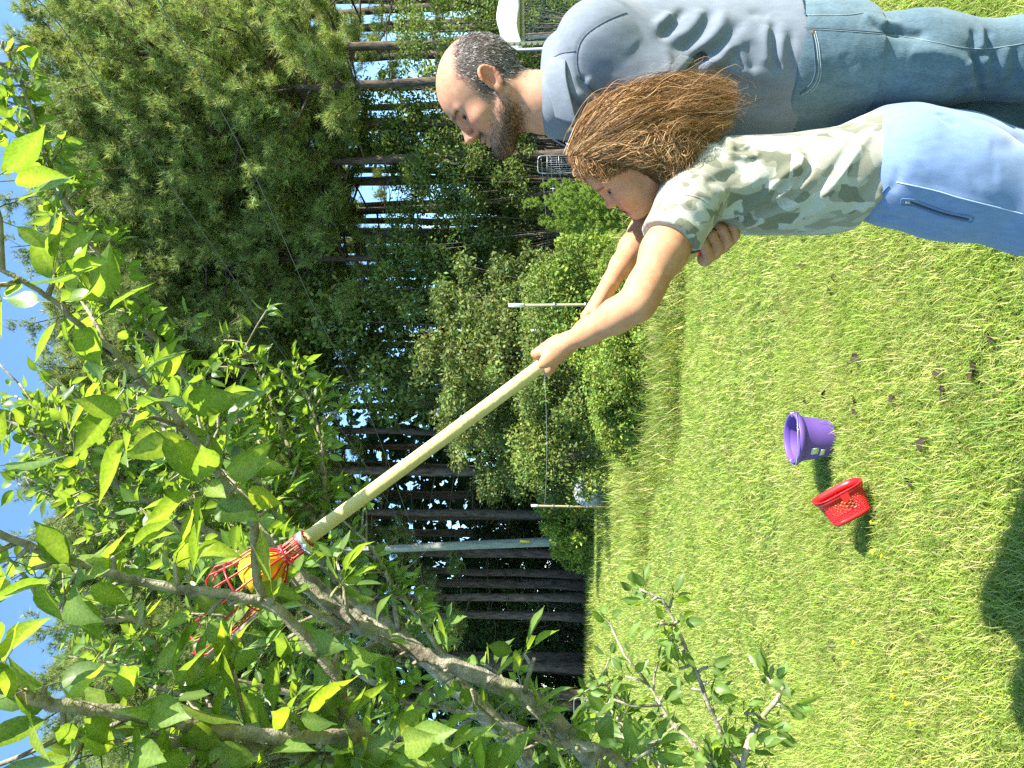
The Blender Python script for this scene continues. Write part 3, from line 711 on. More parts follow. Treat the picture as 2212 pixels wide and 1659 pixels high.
def red_basket():
    t = empty('basket'); A, B, H = 0.135, 0.095, 0.165       # half axes of the mouth, depth
    n = 56
    def ring(z, k=1.0, inset=0.0):
        f = 0.80 + 0.20 * z / H; a = np.arange(n) * 2 * math.pi / n; c, s = np.cos(a), np.sin(a); e = 0.62
        return np.stack([np.sign(c) * np.abs(c) ** e * (A * f - inset), np.sign(s) * np.abs(s) ** e * (B * f - inset), np.full(n, z)], -1)
    th = 0.0025; g = Geo(); rows = 9; zs = np.linspace(0.022, H - 0.042, rows * 2 + 1)
    # wall as hexagon-perforated sheet on the long faces, solid at the corners
    def wall_pt(u, z): # u in ring index units
        R = ring(z); i = int(math.floor(u)) % n; fr = u - math.floor(u); return R[i] * (1 - fr) + R[(i + 1) % n] * fr
    cellw = 1.15; ncell = int(round(n / cellw)); cw = n / ncell
    hz = (H - 0.064) / rows
    for rI in range(rows):
        z0 = 0.022 + rI * hz; zc = z0 + hz / 2; z1 = z0 + hz
        for k in range(ncell):
            u0 = k * cw + (0.5 * cw if rI % 2 else 0); uc = u0 + cw / 2; u1 = u0 + cw
            ang = ((uc / n) * 360) % 360; solid = (118 < ang < 162) or (300 < ang < 330)
            sq = [wall_pt(u0, z0), wall_pt(uc, z0), wall_pt(u1, z0), wall_pt(u1, zc), wall_pt(u1, z1), wall_pt(uc, z1), wall_pt(u0, z1), wall_pt(u0, zc)]
            if solid: g.put(sq, None, [[0, 1, 5, 6], [1, 2, 4, 5]]); continue
            rr = 0.36; hx = [wall_pt(uc + cw * rr * math.cos(q), zc + hz * 0.38 * math.sin(q)) for q in [math.radians(x) for x in (225, 270, 315, 0, 45, 90, 135, 180)]]
            g.put(sq + hx, None, [[i, (i + 1) % 8, 8 + (i + 1) % 8, 8 + i] for i in range(8)])
    def band(z0, z1, i0=0.0, i1=0.0):
        a, b = ring(z0, inset=i0), ring(z1, inset=i1); g.put(np.vstack([a, b]), None, [[i, (i + 1) % n, n + (i + 1) % n, n + i] for i in range(n)])
    band(0.0, 0.022); band(H - 0.042, H)
    bt = ring(0.0); g.put(np.vstack([bt, [[0, 0, 0]]]), [[(i + 1) % n, i, n] for i in range(n)])
    o = add('body', g.mesh('basket_body', M_REDPL, cols=False), t); sd = o.modifiers.new('thick', 'SOLIDIFY'); sd.thickness = th; sd.offset = -1
    g = Geo()
    prof = [(0.0, -0.03), (0.007, -0.03), (0.009, -0.004), (0.012, 0.0), (0.0, 0.001)]
    rs = [ring(H + dz, inset=-dx) for dx, dz in prof]
    for a, b in zip(rs, rs[1:]): g.put(np.vstack([a, b]), None, [[i, (i + 1) % n, n + (i + 1) % n, n + i] for i in range(n)])
    o = add('rim', g.mesh('basket_rim', M_REDPL, cols=False), t); sd = o.modifiers.new('thick', 'SOLIDIFY'); sd.thickness = 0.002
    g = Geo()
    for s in (1, -1): g.box([-0.022, s * (B + 0.009) - 0.005, H - 0.05], [0.022, s * (B + 0.009) + 0.005, H - 0.012])
    add('handle_lug', g.mesh('basket_lug', M_REDPL, False, False), t)
    # lying on its side: mouth turned right, up and a little towards the viewer
    zax = unit(np.array([0.80, 0.05, 0.46]))
    xax = unit(np.array([-0.46, 0.0, 0.80])); xax = unit(xax - zax * np.dot(xax, zax)); yax = np.cross(zax, xax)
    c = at(1862, 1116, 3.58)
    Mx = Matrix(((xax[0], yax[0], zax[0], c[0]), (xax[1], yax[1], zax[1], c[1]), (xax[2], yax[2], zax[2], c[2]), (0, 0, 0, 1)))
    lowest = min((Mx @ Vector((sx * A * (0.8 + 0.2 * q), sy * B * 0.8, q * H)))[2] for sx in (-1, 1) for sy in (-1, 1) for q in (0, 1))
    Mx[2][3] -= lowest - 0.008
    for i in range(3):
        for j in range(3): Mx[i][j] *= 0.86
    t.matrix_world = Mx
    tag(t, 'red perforated plastic basket tipped onto its side in the grass', 'basket')
red_basket()
M_HANDLE = bark_mat('pale_wood_handle', (0.52, 0.42, 0.175), (0.58, 0.48, 0.22), 3, (1, 1, 1))
M_HANDLE.node_tree.nodes['Principled BSDF'].inputs['Roughness'].default_value = 0.5
M_REDWIRE = plain('red_coated_wire', (0.50, 0.015, 0.02), 0.35, 0.5, var=0.08)
M_FOAM = plain('yellow_foam', (0.85, 0.50, 0.03), 0.85, 0.2, var=0.12, scale=60, bstr=0.3)
PA, PB = at(1545, 506, 1.55), at(655, 1170, 1.43)      # handle, from the grip in the man's fist up to the collar
PDIR = unit(PB - PA)
def picker():
    t = empty('fruit_picker', PA)
    g = Geo(); g.tube(catmull([PA - PDIR * 0.06, (PA + PB) / 2 + [0, 0, -0.004], PB + PDIR * 0.02], 24) - PA, 0.0138, 24); o = add('handle', g.mesh('picker_handle', M_HANDLE, cols=False), t)
    m2 = o
    g = Geo(); g.tube(np.array([PA - PDIR * 0.075, PA - PDIR * 0.07, PA + PDIR * 0.055, PA + PDIR * 0.06]) - PA, [0.0155, 0.017, 0.017, 0.0145], 20); add('grip', g.mesh('picker_grip', M_REDPL, cols=False), t)
    n0 = unit(np.cross(PDIR, [0, 1, 0.2])); n1 = np.cross(PDIR, n0); c0 = PB - PA - PDIR * 0.012; nw = 12; low_ = unit(-UPV * 0.6 - RGT * 0.8); low_ = unit(low_ - PDIR * np.dot(low_, PDIR))
    r_ = random.Random(3); ends = []
    for k in range(nw):
        a = k * 2 * math.pi / nw + 0.1; u = n0 * math.cos(a) + n1 * math.sin(a)
        L = 0.222 + 0.052 * float(np.dot(u, low_))
        prof = [(0.0, 0.0172), (0.02, 0.0172), (0.045, 0.0172), (0.060, 0.0185), (0.072, 0.031), (0.085, 0.044), (0.102, 0.048), (0.14, 0.052), (L, 0.062)]
        P = catmull([c0 + PDIR * q + u * rad for q, rad in prof], 34)
        b = a + (0.25 if k % 2 == 0 else -0.25); ub = n0 * math.cos(b) + n1 * math.sin(b)
        P = np.vstack([P, [c0 + PDIR * (L + 0.012) + u * 0.057, c0 + PDIR * (L + 0.017) + ub * 0.044]])
        g = Geo(); g.tube(P, 0.0018, 7); add('wire', g.mesh('picker_wire', M_REDWIRE, cols=False), t)
    for q, rad in ((0.050, 0.0195), (0.018, 0.0195)):
        aa = np.linspace(0, 2 * math.pi, 28); g = Geo(); g.tube([c0 + PDIR * q + (n0 * math.cos(x) + n1 * math.sin(x)) * rad for x in aa], 0.0022, 7, caps=False); add('ring', g.mesh('picker_ring', M_REDWIRE, cols=False), t)
    aa = np.linspace(0, 2 * math.pi, 40); g = Geo(); g.tube([c0 + PDIR * 0.150 + (n0 * math.cos(x) + n1 * math.sin(x)) * 0.0555 for x in aa], 0.0018, 7, caps=False); add('ring', g.mesh('picker_ring_wide', M_REDWIRE, cols=False), t)
    # hose clamp
    g = Geo(); rot = np.stack([n0, n1, PDIR], 1)
    G2 = Geo(); G2.lathe([(0.0192, -0.007), (0.0212, -0.007), (0.0212, 0.007), (0.0192, 0.007), (0.0192, -0.007)], 30); V = G2.v[0] @ rot.T + c0 + PDIR * 0.010
    g.put(V, None, G2.f4[0]); cl = add('clamp', g.mesh('hose_clamp', M_CHROME, cols=False), t)
    g = Geo(); e = c0 + PDIR * 0.010 + unit(at(690, 1200, 1.4) - at(655, 1172, 1.43)) * 0.0
    s_ = unit(-UPV * 0.8 - RGT * 0.3 - FWD * 0.5); s_ = unit(s_ - PDIR * np.dot(s_, PDIR)); w_ = np.cross(PDIR, s_)
    g.tube([e + s_ * 0.024 - w_ * 0.012, e + s_ * 0.024 + w_ * 0.012], 0.005, 10); g.tube([e + s_ * 0.024 + w_ * 0.011, e + s_ * 0.024 + w_ * 0.018], 0.0062, 6); add('screw', g.mesh('clamp_screw', M_CHROME, cols=False), cl)
    # foam cushion in the bottom of the basket
    G2 = Geo(); G2.lathe([(0.001, -0.016), (0.018, -0.012), (0.033, 0.0), (0.0425, 0.012), (0.046, 0.030), (0.044, 0.046), (0.034, 0.058), (0.001, 0.062)], 32)
    g = Geo(); g.put(G2.v[0] @ rot.T + c0 + PDIR * 0.078, None, G2.f4[0]); add('foam_pad', g.mesh('foam_pad', M_FOAM, cols=False), t)
    tag(t, 'long wooden fruit picker with red wire basket and yellow foam pad', 'fruit picker')
picker()
# fallen leaves and small yellow flowers in the lawn
M_DEAD = attr_mat('dead_leaf', 0.8, 0.2, var=0.3, scale=20)
def dead_leaf_mesh(seed):
    r = np.random.default_rng(seed); n = 7; V = []; 
    for i in range(n):
        q = i / (n - 1); w = 0.03 * math.sin(math.pi * (q * 0.92 + 0.04)) ** 0.8; x = (q - 0.5) * 0.085; c = 0.018 * math.sin(q * 3 + seed)
        V += [[x, -w, c + 0.02 + r.normal(0, 0.003)], [x, 0, c], [x, w, c + 0.012 + r.normal(0, 0.004)]]
    F = [[i * 3 + j, (i + 1) * 3 + j, (i + 1) * 3 + j + 1, i * 3 + j + 1] for i in range(n - 1) for j in range(2)]
    me = make_mesh('fallen_leaf', V, [F], M_DEAD, np.repeat([[0.045, 0.028, 0.022]], len(V), 0)); return me
DL = [dead_leaf_mesh(k) for k in range(3)]
dl_px = [(1790, 853), (1752, 868), (1855, 868), (1858, 885), (1940, 862), (2050, 852), (2010, 962), (1978, 1040), (1740, 516), (2158, 728), (2040, 806), (2115, 803), (1812, 600), (1800, 625), (1808, 1395), (1815, 1425), (1862, 772), (1300 + 440, 570)]
for k, (X, Y) in enumerate(dl_px):
    p, d = ground_pt(X, Y); o = add('fallen_leaf', DL[k % 3]); o.location = (p[0], p[1], 0.02); o.rotation_euler = (random.uniform(-0.4, 0.4), random.uniform(-0.4, 0.4), random.uniform(0, 6.28)); s = random.uniform(0.45, 0.8); o.scale = (s, s, s)
    tag(o, 'curled dark brown dead leaf lying in the lawn', 'leaf', 'dead leaves in the lawn')
M_FLOWER = plain('flower_yellow', (0.85, 0.62, 0.02), 0.6, 0.2, var=0.1)
g = Geo()
for k in range(7):
    a = k * 2 * math.pi / 7; c, s = math.cos(a), math.sin(a); q = np.array([[0.002, -0.0035, 0], [0.010, -0.005, 0.003], [0.014, 0, 0.002], [0.010, 0.005, 0.003], [0.002, 0.0035, 0]])
    g.put(np.stack([q[:, 0] * c - q[:, 1] * s, q[:, 0] * s + q[:, 1] * c, q[:, 2] + 0.06], -1), [[0, 1, 4], [1, 2, 3]], [[1, 3, 4, 1]][:0] or None); g.put([[c * 0.010, s * 0.010, 0.063], [0, 0, 0.066], [math.cos(a + 0.9) * 0.010, math.sin(a + 0.9) * 0.010, 0.063]], [[0, 2, 1]])
g.tube([[0, 0, 0], [0.004, 0, 0.06]], 0.0012, 4)
FM = g.mesh('flower', M_FLOWER, cols=False)
fl_px = [(1868, 1395), (1843, 1425), (1975, 1455), (1952, 1500), (1983, 1517), (1948, 1494), (2010, 1450), (2040, 1525), (1982, 1604), (1995, 1560), (2070, 1460), (1770, 1078), (1880, 910), (1900, 1190), (1905, 1130), (1936, 1210), (1650, 1275), (1450, 1170), (1500, 1290), (1560, 1350), (1470, 1230), (1530, 1120), (2020, 1640), (2150, 1560)]
for X, Y in fl_px:
    p, d = ground_pt(X, Y); o = add('yellow_flower', FM); o.location = (p[0], p[1], 0.01); o.rotation_euler = (random.uniform(-0.5, 0.5), random.uniform(-0.5, 0.5), random.uniform(0, 6)); s = random.uniform(0.55, 0.9); o.scale = (s, s, s)
    tag(o, 'tiny yellow flower in the lawn', 'flower', 'yellow flowers in the lawn')
# ------------------------------------------------------------------ pear trees
M_PEARBARK = bark_mat('pear_bark', (0.12, 0.10, 0.07), (0.42, 0.37, 0.27), 26, (1, 1, 1), lichen=(0.22, 0.22, 0.11))
def pear_leaf_mat():
    m, nt, b, o = nodes_of('pear_leaf')
    a = nt.nodes.new('ShaderNodeAttribute'); a.attribute_name = 'col'
    oi = nt.nodes.new('ShaderNodeObjectInfo')
    t = tex_noise(nt, 18, 3); t2 = tex_noise(nt, 160, 2)
    k = ramp(nt, t.outputs[0], [(0.35, (0.82,) * 3), (0.65, (1.18,) * 3)])
    c = mix_rgb(nt, 1.0, a.outputs['Color'], k, 'MULTIPLY')
    k2 = ramp(nt, oi.outputs['Random'], [(0.0, (0.72, 0.80, 0.8)), (0.7, (1.0, 1.0, 1.0)), (1.0, (1.35, 1.2, 0.9))])
    c = mix_rgb(nt, 1.0, c, k2, 'MULTIPLY')
    sp = ramp(nt, t2.outputs[0], [(0.76, (0, 0, 0)), (0.80, (1, 1, 1))])
    c = mix_rgb(nt, sp, c, (0.10, 0.08, 0.03))
    nt.links.new(c, b.inputs['Base Color']); b.inputs['Roughness'].default_value = 0.38; set_in(b, 'Specular IOR Level', 0.45)
    tr = nt.nodes.new('ShaderNodeBsdfTranslucent'); nt.links.new(mix_rgb(nt, 1.0, c, (1.8, 1.65, 0.5), 'MULTIPLY'), tr.inputs[0])
    mx = nt.nodes.new('ShaderNodeMixShader'); mx.inputs[0].default_value = 0.54
    nt.links.new(b.outputs[0], mx.inputs[1]); nt.links.new(tr.outputs[0], mx.inputs[2]); nt.links.new(mx.outputs[0], o.inputs[0])
    return m
M_PEARLEAF = pear_leaf_mat()
def leaf_shape(seed):
    """unit-length pear leaf on a petiole: base of the petiole at the origin, blade along +x, upper face +z"""
    r = np.random.default_rng(seed); n = 7; pet = r.uniform(0.30, 0.45)
    wid = r.uniform(0.22, 0.275); fold = r.uniform(0.15, 0.6); curl = r.uniform(-0.3, 1.1); tw = r.normal(0, 0.35); bend = r.normal(0, 0.25); wav = r.uniform(0, 0.02)
    ts = np.array([0, 0.10, 0.27, 0.46, 0.66, 0.85, 1.0]); ws = np.array([0.0, 0.66, 0.98, 1.0, 0.72, 0.25, 0.0]) * wid
    V = []; C = []
    for i, (t_, w) in enumerate(zip(ts, ws)):
        ang = curl * t_; x = pet + math.sin(ang) / curl if abs(curl) > 0.05 else pet + t_
        z = -(1 - math.cos(ang)) / curl if abs(curl) > 0.05 else 0.0
        y = bend * t_ * t_ * 0.5; f = fold * (1 - 0.4 * t_)
        for q in (-1, -0.12, 0.12, 1):
            a = tw * t_; yy = q * w * math.cos(f); zz = abs(q) * w * math.sin(f) + wav * math.sin(9 * t_ + q * 2) * abs(q)
            V.append([x, y + yy * math.cos(a) - zz * math.sin(a), z + zz * math.cos(a) + yy * math.sin(a)])
            C.append((0.140, 0.230, 0.042) if abs(q) == 1 else (0.22, 0.31, 0.08))
    F4 = [[i * 4 + j, (i + 1) * 4 + j, (i + 1) * 4 + j + 1, i * 4 + j + 1] for i in range(n - 1) for j in range(3)]
    g = Geo(); g.put(V, None, F4, C)
    g.tube(np.array([[0, 0, 0], [pet * 0.5, 0, 0.02], [pet, 0, 0]]), [0.016, 0.012, 0.012], 3, col=(0.20, 0.24, 0.07), caps=False)
    return np.vstack(g.v), np.vstack(g.f4), np.vstack(g.c)
LEAF_RAW = [leaf_shape(k) for k in range(20)]
LEAF_ME = [make_mesh('leaf', v, [f], M_PEARLEAF, c) for v, f, c in LEAF_RAW]
class PearTree:
    def __init__(s, name, base, label, seed):
        s.t = empty(name, base); s.off = np.array(base, float); s.r = np.random.default_rng(seed); s.leaves = []; s.clear = None
        tag(s.t, label, 'pear tree')
    def limb(s, P, R, name='branch', seg=12, n=None, noise=0.04):
        n = n or max(12, len(P) * 6)
        C = catmull(P, n); Rr = np.interp(np.linspace(0, 1, n), np.linspace(0, 1, len(R)), R)
        Cn = C.copy(); Cn[1:-1] += s.r.normal(0, 1, (n - 2, 3)) * Rr[1:-1, None] * 0.10
        g = Geo(); g.tube(Cn - s.off, Rr, seg, noise_amp=noise)
        for k in range(max(2, n // 5)):          # knots and spur scars
            i = int(s.r.integers(1, n - 1)); d = unit(s.r.normal(0, 1, 3)); q = Cn[i] - s.off
            g.tube([q, q + d * Rr[i] * 1.25, q + d * Rr[i] * 1.7], [Rr[i] * 0.6, Rr[i] * 0.5, Rr[i] * 0.2], 6)
        add(name, g.mesh(name, M_PEARBARK, cols=False), s.t)
        return C, Rr
    def foliage(s, C, Rr, spacing, L, per=(3, 6), spur=0.03, start=0.0, down=0.45, twig=0.35, end=True, tw_len=(0.05, 0.13), along=0.3):
        seg = np.linalg.norm(np.diff(C, axis=0), axis=1); cum = np.concatenate([[0], np.cumsum(seg)]); tot = cum[-1]
        spacing *= 0.60; pos = np.arange(start * tot + spacing * 0.5, tot, spacing); r = s.r; g = Geo(); any_tw = False
        if end: pos = np.append(pos, tot)
        for q in pos:
            q = min(q + r.normal(0, spacing * 0.25), tot); q = max(q, 0)
            i = min(np.searchsorted(cum, q), len(C) - 1); i = max(i, 1); f = (q - cum[i - 1]) / max(seg[i - 1], 1e-6)
            p = C[i - 1] + (C[i] - C[i - 1]) * min(max(f, 0), 1); T = unit(C[i] - C[i - 1])
            d = r.normal(0, 1, 3); d = unit(d - T * np.dot(d, T) * 0.9 + [0, 0, 0.25])
            if q >= tot - 1e-6: d = T
            isT = r.random() < twig; l = r.uniform(*tw_len) if isT else spur * r.uniform(0.5, 1.4)
            e = p + (d + T * (0.5 if isT else 0.1)) * l
            rad = 0.0035 if isT else 0.004
            if isT and l > 0.04 or l > 0.012:
                g.tube(np.array([p, (p + e) / 2 + r.normal(0, 0.12, 3) * l * 0.5, e]) - s.off, [rad * 1.2, rad, rad * 0.9], 6); any_tw = True
            k = int(r.integers(per[0], per[1] + 1)) + (3 if isT else 0)
            for j in range(k):
                ax = unit(d * 0.55 + T * along + r.normal(0, 0.62, 3) + np.array([0, 0, -down]))
                if isT and j < k - 3: b = p + (e - p) * r.uniform(0.4, 1)
                else: b = e
                nm = unit(np.array([0.25, -0.1, 0.9]) + r.normal(0, 0.38, 3)); nm = unit(nm - ax * np.dot(nm, ax))
                s.leaves.append((b, ax, nm, L * r.uniform(0.62, 1.12), int(r.integers(len(LEAF_RAW)))))
        if any_tw: tag(add('twigs', g.mesh('twigs', M_PEARBARK, cols=False), s.t), kind='stuff')
    def finish(s, singles=300):
        keep = []
        for lf in s.leaves:
            c = lf[0] + lf[1] * lf[3] * 0.8; dd = np.dot(c - EYE, FWD)
            if dd < 0.45: continue
            X = 1106 - np.dot(c - EYE, UPV) / dd * FOC; Y = 829.5 - np.dot(c - EYE, RGT) / dd * FOC
            if dd < 1.46 and 415 < X < 700 and 1120 < Y < 1345 and s.r.random() < 0.5: continue          # the wire basket shows between the leaves
            if s.clear is not None and dd < 1.75 and np.min(np.hypot(s.clear[:, 0] - X, s.clear[:, 1] - Y)) < 44 and s.r.random() < 0.72: continue
            if X < 120 and Y < 90: continue
            if X < 125 and dd > 1.6 and (610 < Y < 850 or 1240 < Y < 1420) and s.r.random() < 0.7: continue
            inside = -60 < X < 2270 and -60 < Y < 1720
            keep.append((-(lf[3] / dd if inside else 0.001 * lf[3]), lf))
        keep.sort(key=lambda q: q[0])
        g = Geo()
        for k, (sz, (b, ax, nm, L, v)) in enumerate(keep):
            yv = np.cross(nm, ax)
            if k < singles and sz < -0.005:
                o = add('leaf', LEAF_ME[v], s.t); q = b - s.off
                o.matrix_local = Matrix(((ax[0] * L, yv[0] * L, nm[0] * L, q[0]), (ax[1] * L, yv[1] * L, nm[1] * L, q[1]), (ax[2] * L, yv[2] * L, nm[2] * L, q[2]), (0, 0, 0, 1)))
            else:
                V, F, c = LEAF_RAW[v]; tone = s.r.uniform(0.75, 1.3)
                g.put((V @ np.stack([ax, yv, nm])) * L + b - s.off, None, F, c * tone)
        if g.n: tag(add('foliage', g.mesh('pear_foliage', M_PEARLEAF), s.t), kind='stuff')
# the near tree, trunk just outside the picture at the left
base = at(1215, 2150, 1.75); base[2] = 0
T1 = PearTree('pear_tree', base, 'near pear tree, its limbs reaching in round the red wire basket', 81)
hub = at(1420, 2080, 1.75)
T1.limb([base + [0, 0, -0.05], base + [0.01, 0, 0.5], hub], [0.085, 0.07, 0.065], 'trunk', 14)
def bp(l): return ats(l)
# D: the thick pale limb behind the picker
D_, Dr = T1.limb(bp([(1420, 2080, 1.75), (1345, 1760, 1.72), (1252, 1614, 1.66), (1161, 1526, 1.63), (1110, 1496, 1.62), (1002, 1445, 1.62), (934, 1421, 1.62), (859, 1384, 1.62), (788, 1357, 1.62), (714, 1307, 1.62), (636, 1243, 1.62), (600, 1190, 1.63), (560, 1140, 1.65), (530, 1080, 1.68), (470, 1010, 1.72), (380, 950, 1.78), (300, 880, 1.82)]),
    [0.045, 0.028, 0.0195, 0.0190, 0.0188, 0.0175, 0.0165, 0.0165, 0.0155, 0.0145, 0.0135, 0.0115, 0.010, 0.009, 0.007, 0.005, 0.003], 'branch', 14, 90)
T1.foliage(D_, Dr, 0.060, 0.068, (3, 5), start=0.30, twig=0.45)
D2, D2r = T1.limb(bp([(880, 1392, 1.63), (820, 1358, 1.64), (778, 1331, 1.65), (724, 1295, 1.66), (670, 1246, 1.68), (600, 1215, 1.75), (500, 1190, 1.85), (380, 1160, 1.95)]), [0.011, 0.011, 0.010, 0.0095, 0.008, 0.006, 0.005, 0.003])
T1.foliage(D2, D2r, 0.05, 0.068, (3, 5), start=0.35)
D3, D3r = T1.limb(bp([(800, 1368, 1.62), (740, 1352, 1.61), (680, 1322, 1.58), (640, 1300, 1.55), (600, 1285, 1.55)]), [0.009, 0.008, 0.007, 0.006, 0.004])
T1.foliage(D3, D3r, 0.06, 0.07, (2, 4))
sp, spr = T1.limb(bp([(1134, 1493, 1.61), (1144, 1453, 1.58), (1154, 1422, 1.56)]), [0.006, 0.005, 0.004], n=8)
T1.foliage(sp, spr, 0.2, 0.078, (5, 6), start=0.9, twig=0.0, down=0.0)
G_, Gr = T1.limb(bp([(1400, 1720, 1.66), (1330, 1636, 1.62), (1279, 1615, 1.6), (1195, 1602, 1.6), (1110, 1571, 1.6), (1042, 1551, 1.6), (960, 1530, 1.62), (880, 1520, 1.65)]), [0.012, 0.011, 0.010, 0.009, 0.008, 0.007, 0.005, 0.003])
T1.foliage(G_, Gr, 0.045, 0.072, (3, 5), start=0.1)
# C, B, A: limbs in front of the picker
C_, Cr = T1.limb(bp([(1420, 2080, 1.75), (1150, 1830, 1.5), (950, 1690, 1.34), (815, 1622, 1.28), (775, 1596, 1.25), (731, 1589, 1.2), (629, 1592, 1.15), (549, 1587, 1.12), (364, 1554, 1.07), (243, 1538, 1.04), (101, 1518, 1.0), (40, 1498, 0.99), (-60, 1470, 0.97)]),
    [0.040, 0.030, 0.022, 0.018, 0.015, 0.0105, 0.0105, 0.0105, 0.0100, 0.0095, 0.0085, 0.007, 0.006], 'branch', 14, 80)
T1.foliage(C_, Cr, 0.048, 0.088, (3, 5), start=0.40, twig=0.25)
B_, Br = T1.limb(bp([(815, 1622, 1.28), (775, 1581, 1.27), (744, 1537, 1.27), (727, 1466, 1.27), (688, 1413, 1.26), (648, 1365, 1.26), (596, 1312, 1.25), (543, 1294, 1.24), (471, 1280, 1.22), (384, 1272, 1.2), (300, 1255, 1.18), (210, 1230, 1.16), (101, 1194, 1.13), (0, 1153, 1.1), (-80, 1120, 1.1)]),
    [0.012, 0.0115, 0.011, 0.0095, 0.009, 0.009, 0.0088, 0.0085, 0.0078, 0.0075, 0.007, 0.0068, 0.006, 0.0055, 0.004], 'branch', 14, 80)
T1.foliage(B_, Br, 0.052, 0.088, (3, 5), start=0.22, twig=0.25)
A_, Ar = T1.limb(bp([(569, 1292, 1.25), (556, 1250, 1.24), (551, 1201, 1.24), (548, 1130, 1.23), (532, 1085, 1.23), (482, 1042, 1.22), (447, 980, 1.21), (400, 926, 1.2), (346, 857, 1.19), (309, 828, 1.18), (255, 766, 1.17), (218, 737, 1.16), (153, 686, 1.14), (120, 653, 1.13), (55, 610, 1.11), (0, 582, 1.1), (-90, 540, 1.08)]),
    [0.0075, 0.0075, 0.0075, 0.007, 0.0068, 0.0065, 0.006, 0.0058, 0.0056, 0.0054, 0.005, 0.0048, 0.0046, 0.004, 0.004, 0.0035, 0.003], 'branch', 12, 80)
T1.foliage(A_, Ar, 0.058, 0.092, (3, 5), start=0.18, twig=0.2, down=0.5)
K_, Kr = T1.limb(bp([(1000, 1760, 1.4), (860, 1660, 1.3), (680, 1636, 1.22), (561, 1619, 1.17), (420, 1600, 1.1), (260, 1600, 1.05), (120, 1590, 1.0)]), [0.02, 0.012, 0.010, 0.009, 0.008, 0.006, 0.004])
T1.foliage(K_, Kr, 0.05, 0.085, (3, 5), start=0.3)
# low twigs in front of the lawn
E_, Er = T1.limb(bp([(1500, 2000, 1.8), (1640, 1760, 1.9), (1598, 1656, 1.92), (1574, 1615, 1.92), (1550, 1565, 1.92), (1527, 1517, 1.92), (1513, 1473, 1.92), (1493, 1429, 1.92), (1472, 1378, 1.92), (1452, 1334, 1.92), (1432, 1297, 1.92), (1420, 1288, 1.92)]),
    [0.012, 0.009, 0.0075, 0.007, 0.0065, 0.006, 0.0056, 0.0052, 0.005, 0.0045, 0.004, 0.003], 'branch', 10, 60)
T1.foliage(E_, Er, 0.045, 0.056, (3, 5), start=0.48, twig=0.25, tw_len=(0.03, 0.07))
F_, Fr = T1.limb(bp([(1640, 1760, 1.9), (1605, 1680, 1.9), (1615, 1609, 1.9), (1632, 1578, 1.9), (1652, 1544, 1.9), (1676, 1514, 1.9), (1693, 1483, 1.9)]), [0.009, 0.008, 0.008, 0.0075, 0.007, 0.006, 0.005], 'branch', 10, 30)
T1.foliage(F_, Fr, 0.05, 0.062, (3, 5), start=0.25, twig=0.3, tw_len=(0.03, 0.08))
E2, E2r = T1.limb(bp([(1560, 1700, 1.9), (1500, 1610, 1.95), (1450, 1560, 2.0), (1420, 1510, 2.02), (1395, 1470, 2.05)]), [0.007, 0.006, 0.005, 0.004, 0.003], n=20)
T1.foliage(E2, E2r, 0.04, 0.06, (3, 5), start=0.1)
E3, E3r = T1.limb(bp([(1500, 1800, 1.9), (1440, 1690, 1.95), (1390, 1610, 2.0), (1340, 1560, 2.05), (1310, 1520, 2.1)]), [0.008, 0.006, 0.005, 0.004, 0.003], n=20)
T1.foliage(E3, E3r, 0.04, 0.06, (3, 5), start=0.1)
T1.clear = catmull(np.array([(1296, 1659, 0), (1252, 1614, 0), (1161, 1526, 0), (1110, 1496, 0), (1002, 1445, 0), (934, 1421, 0), (859, 1384, 0), (788, 1357, 0), (714, 1307, 0), (660, 1265, 0)], float), 40)
T1.finish(300)
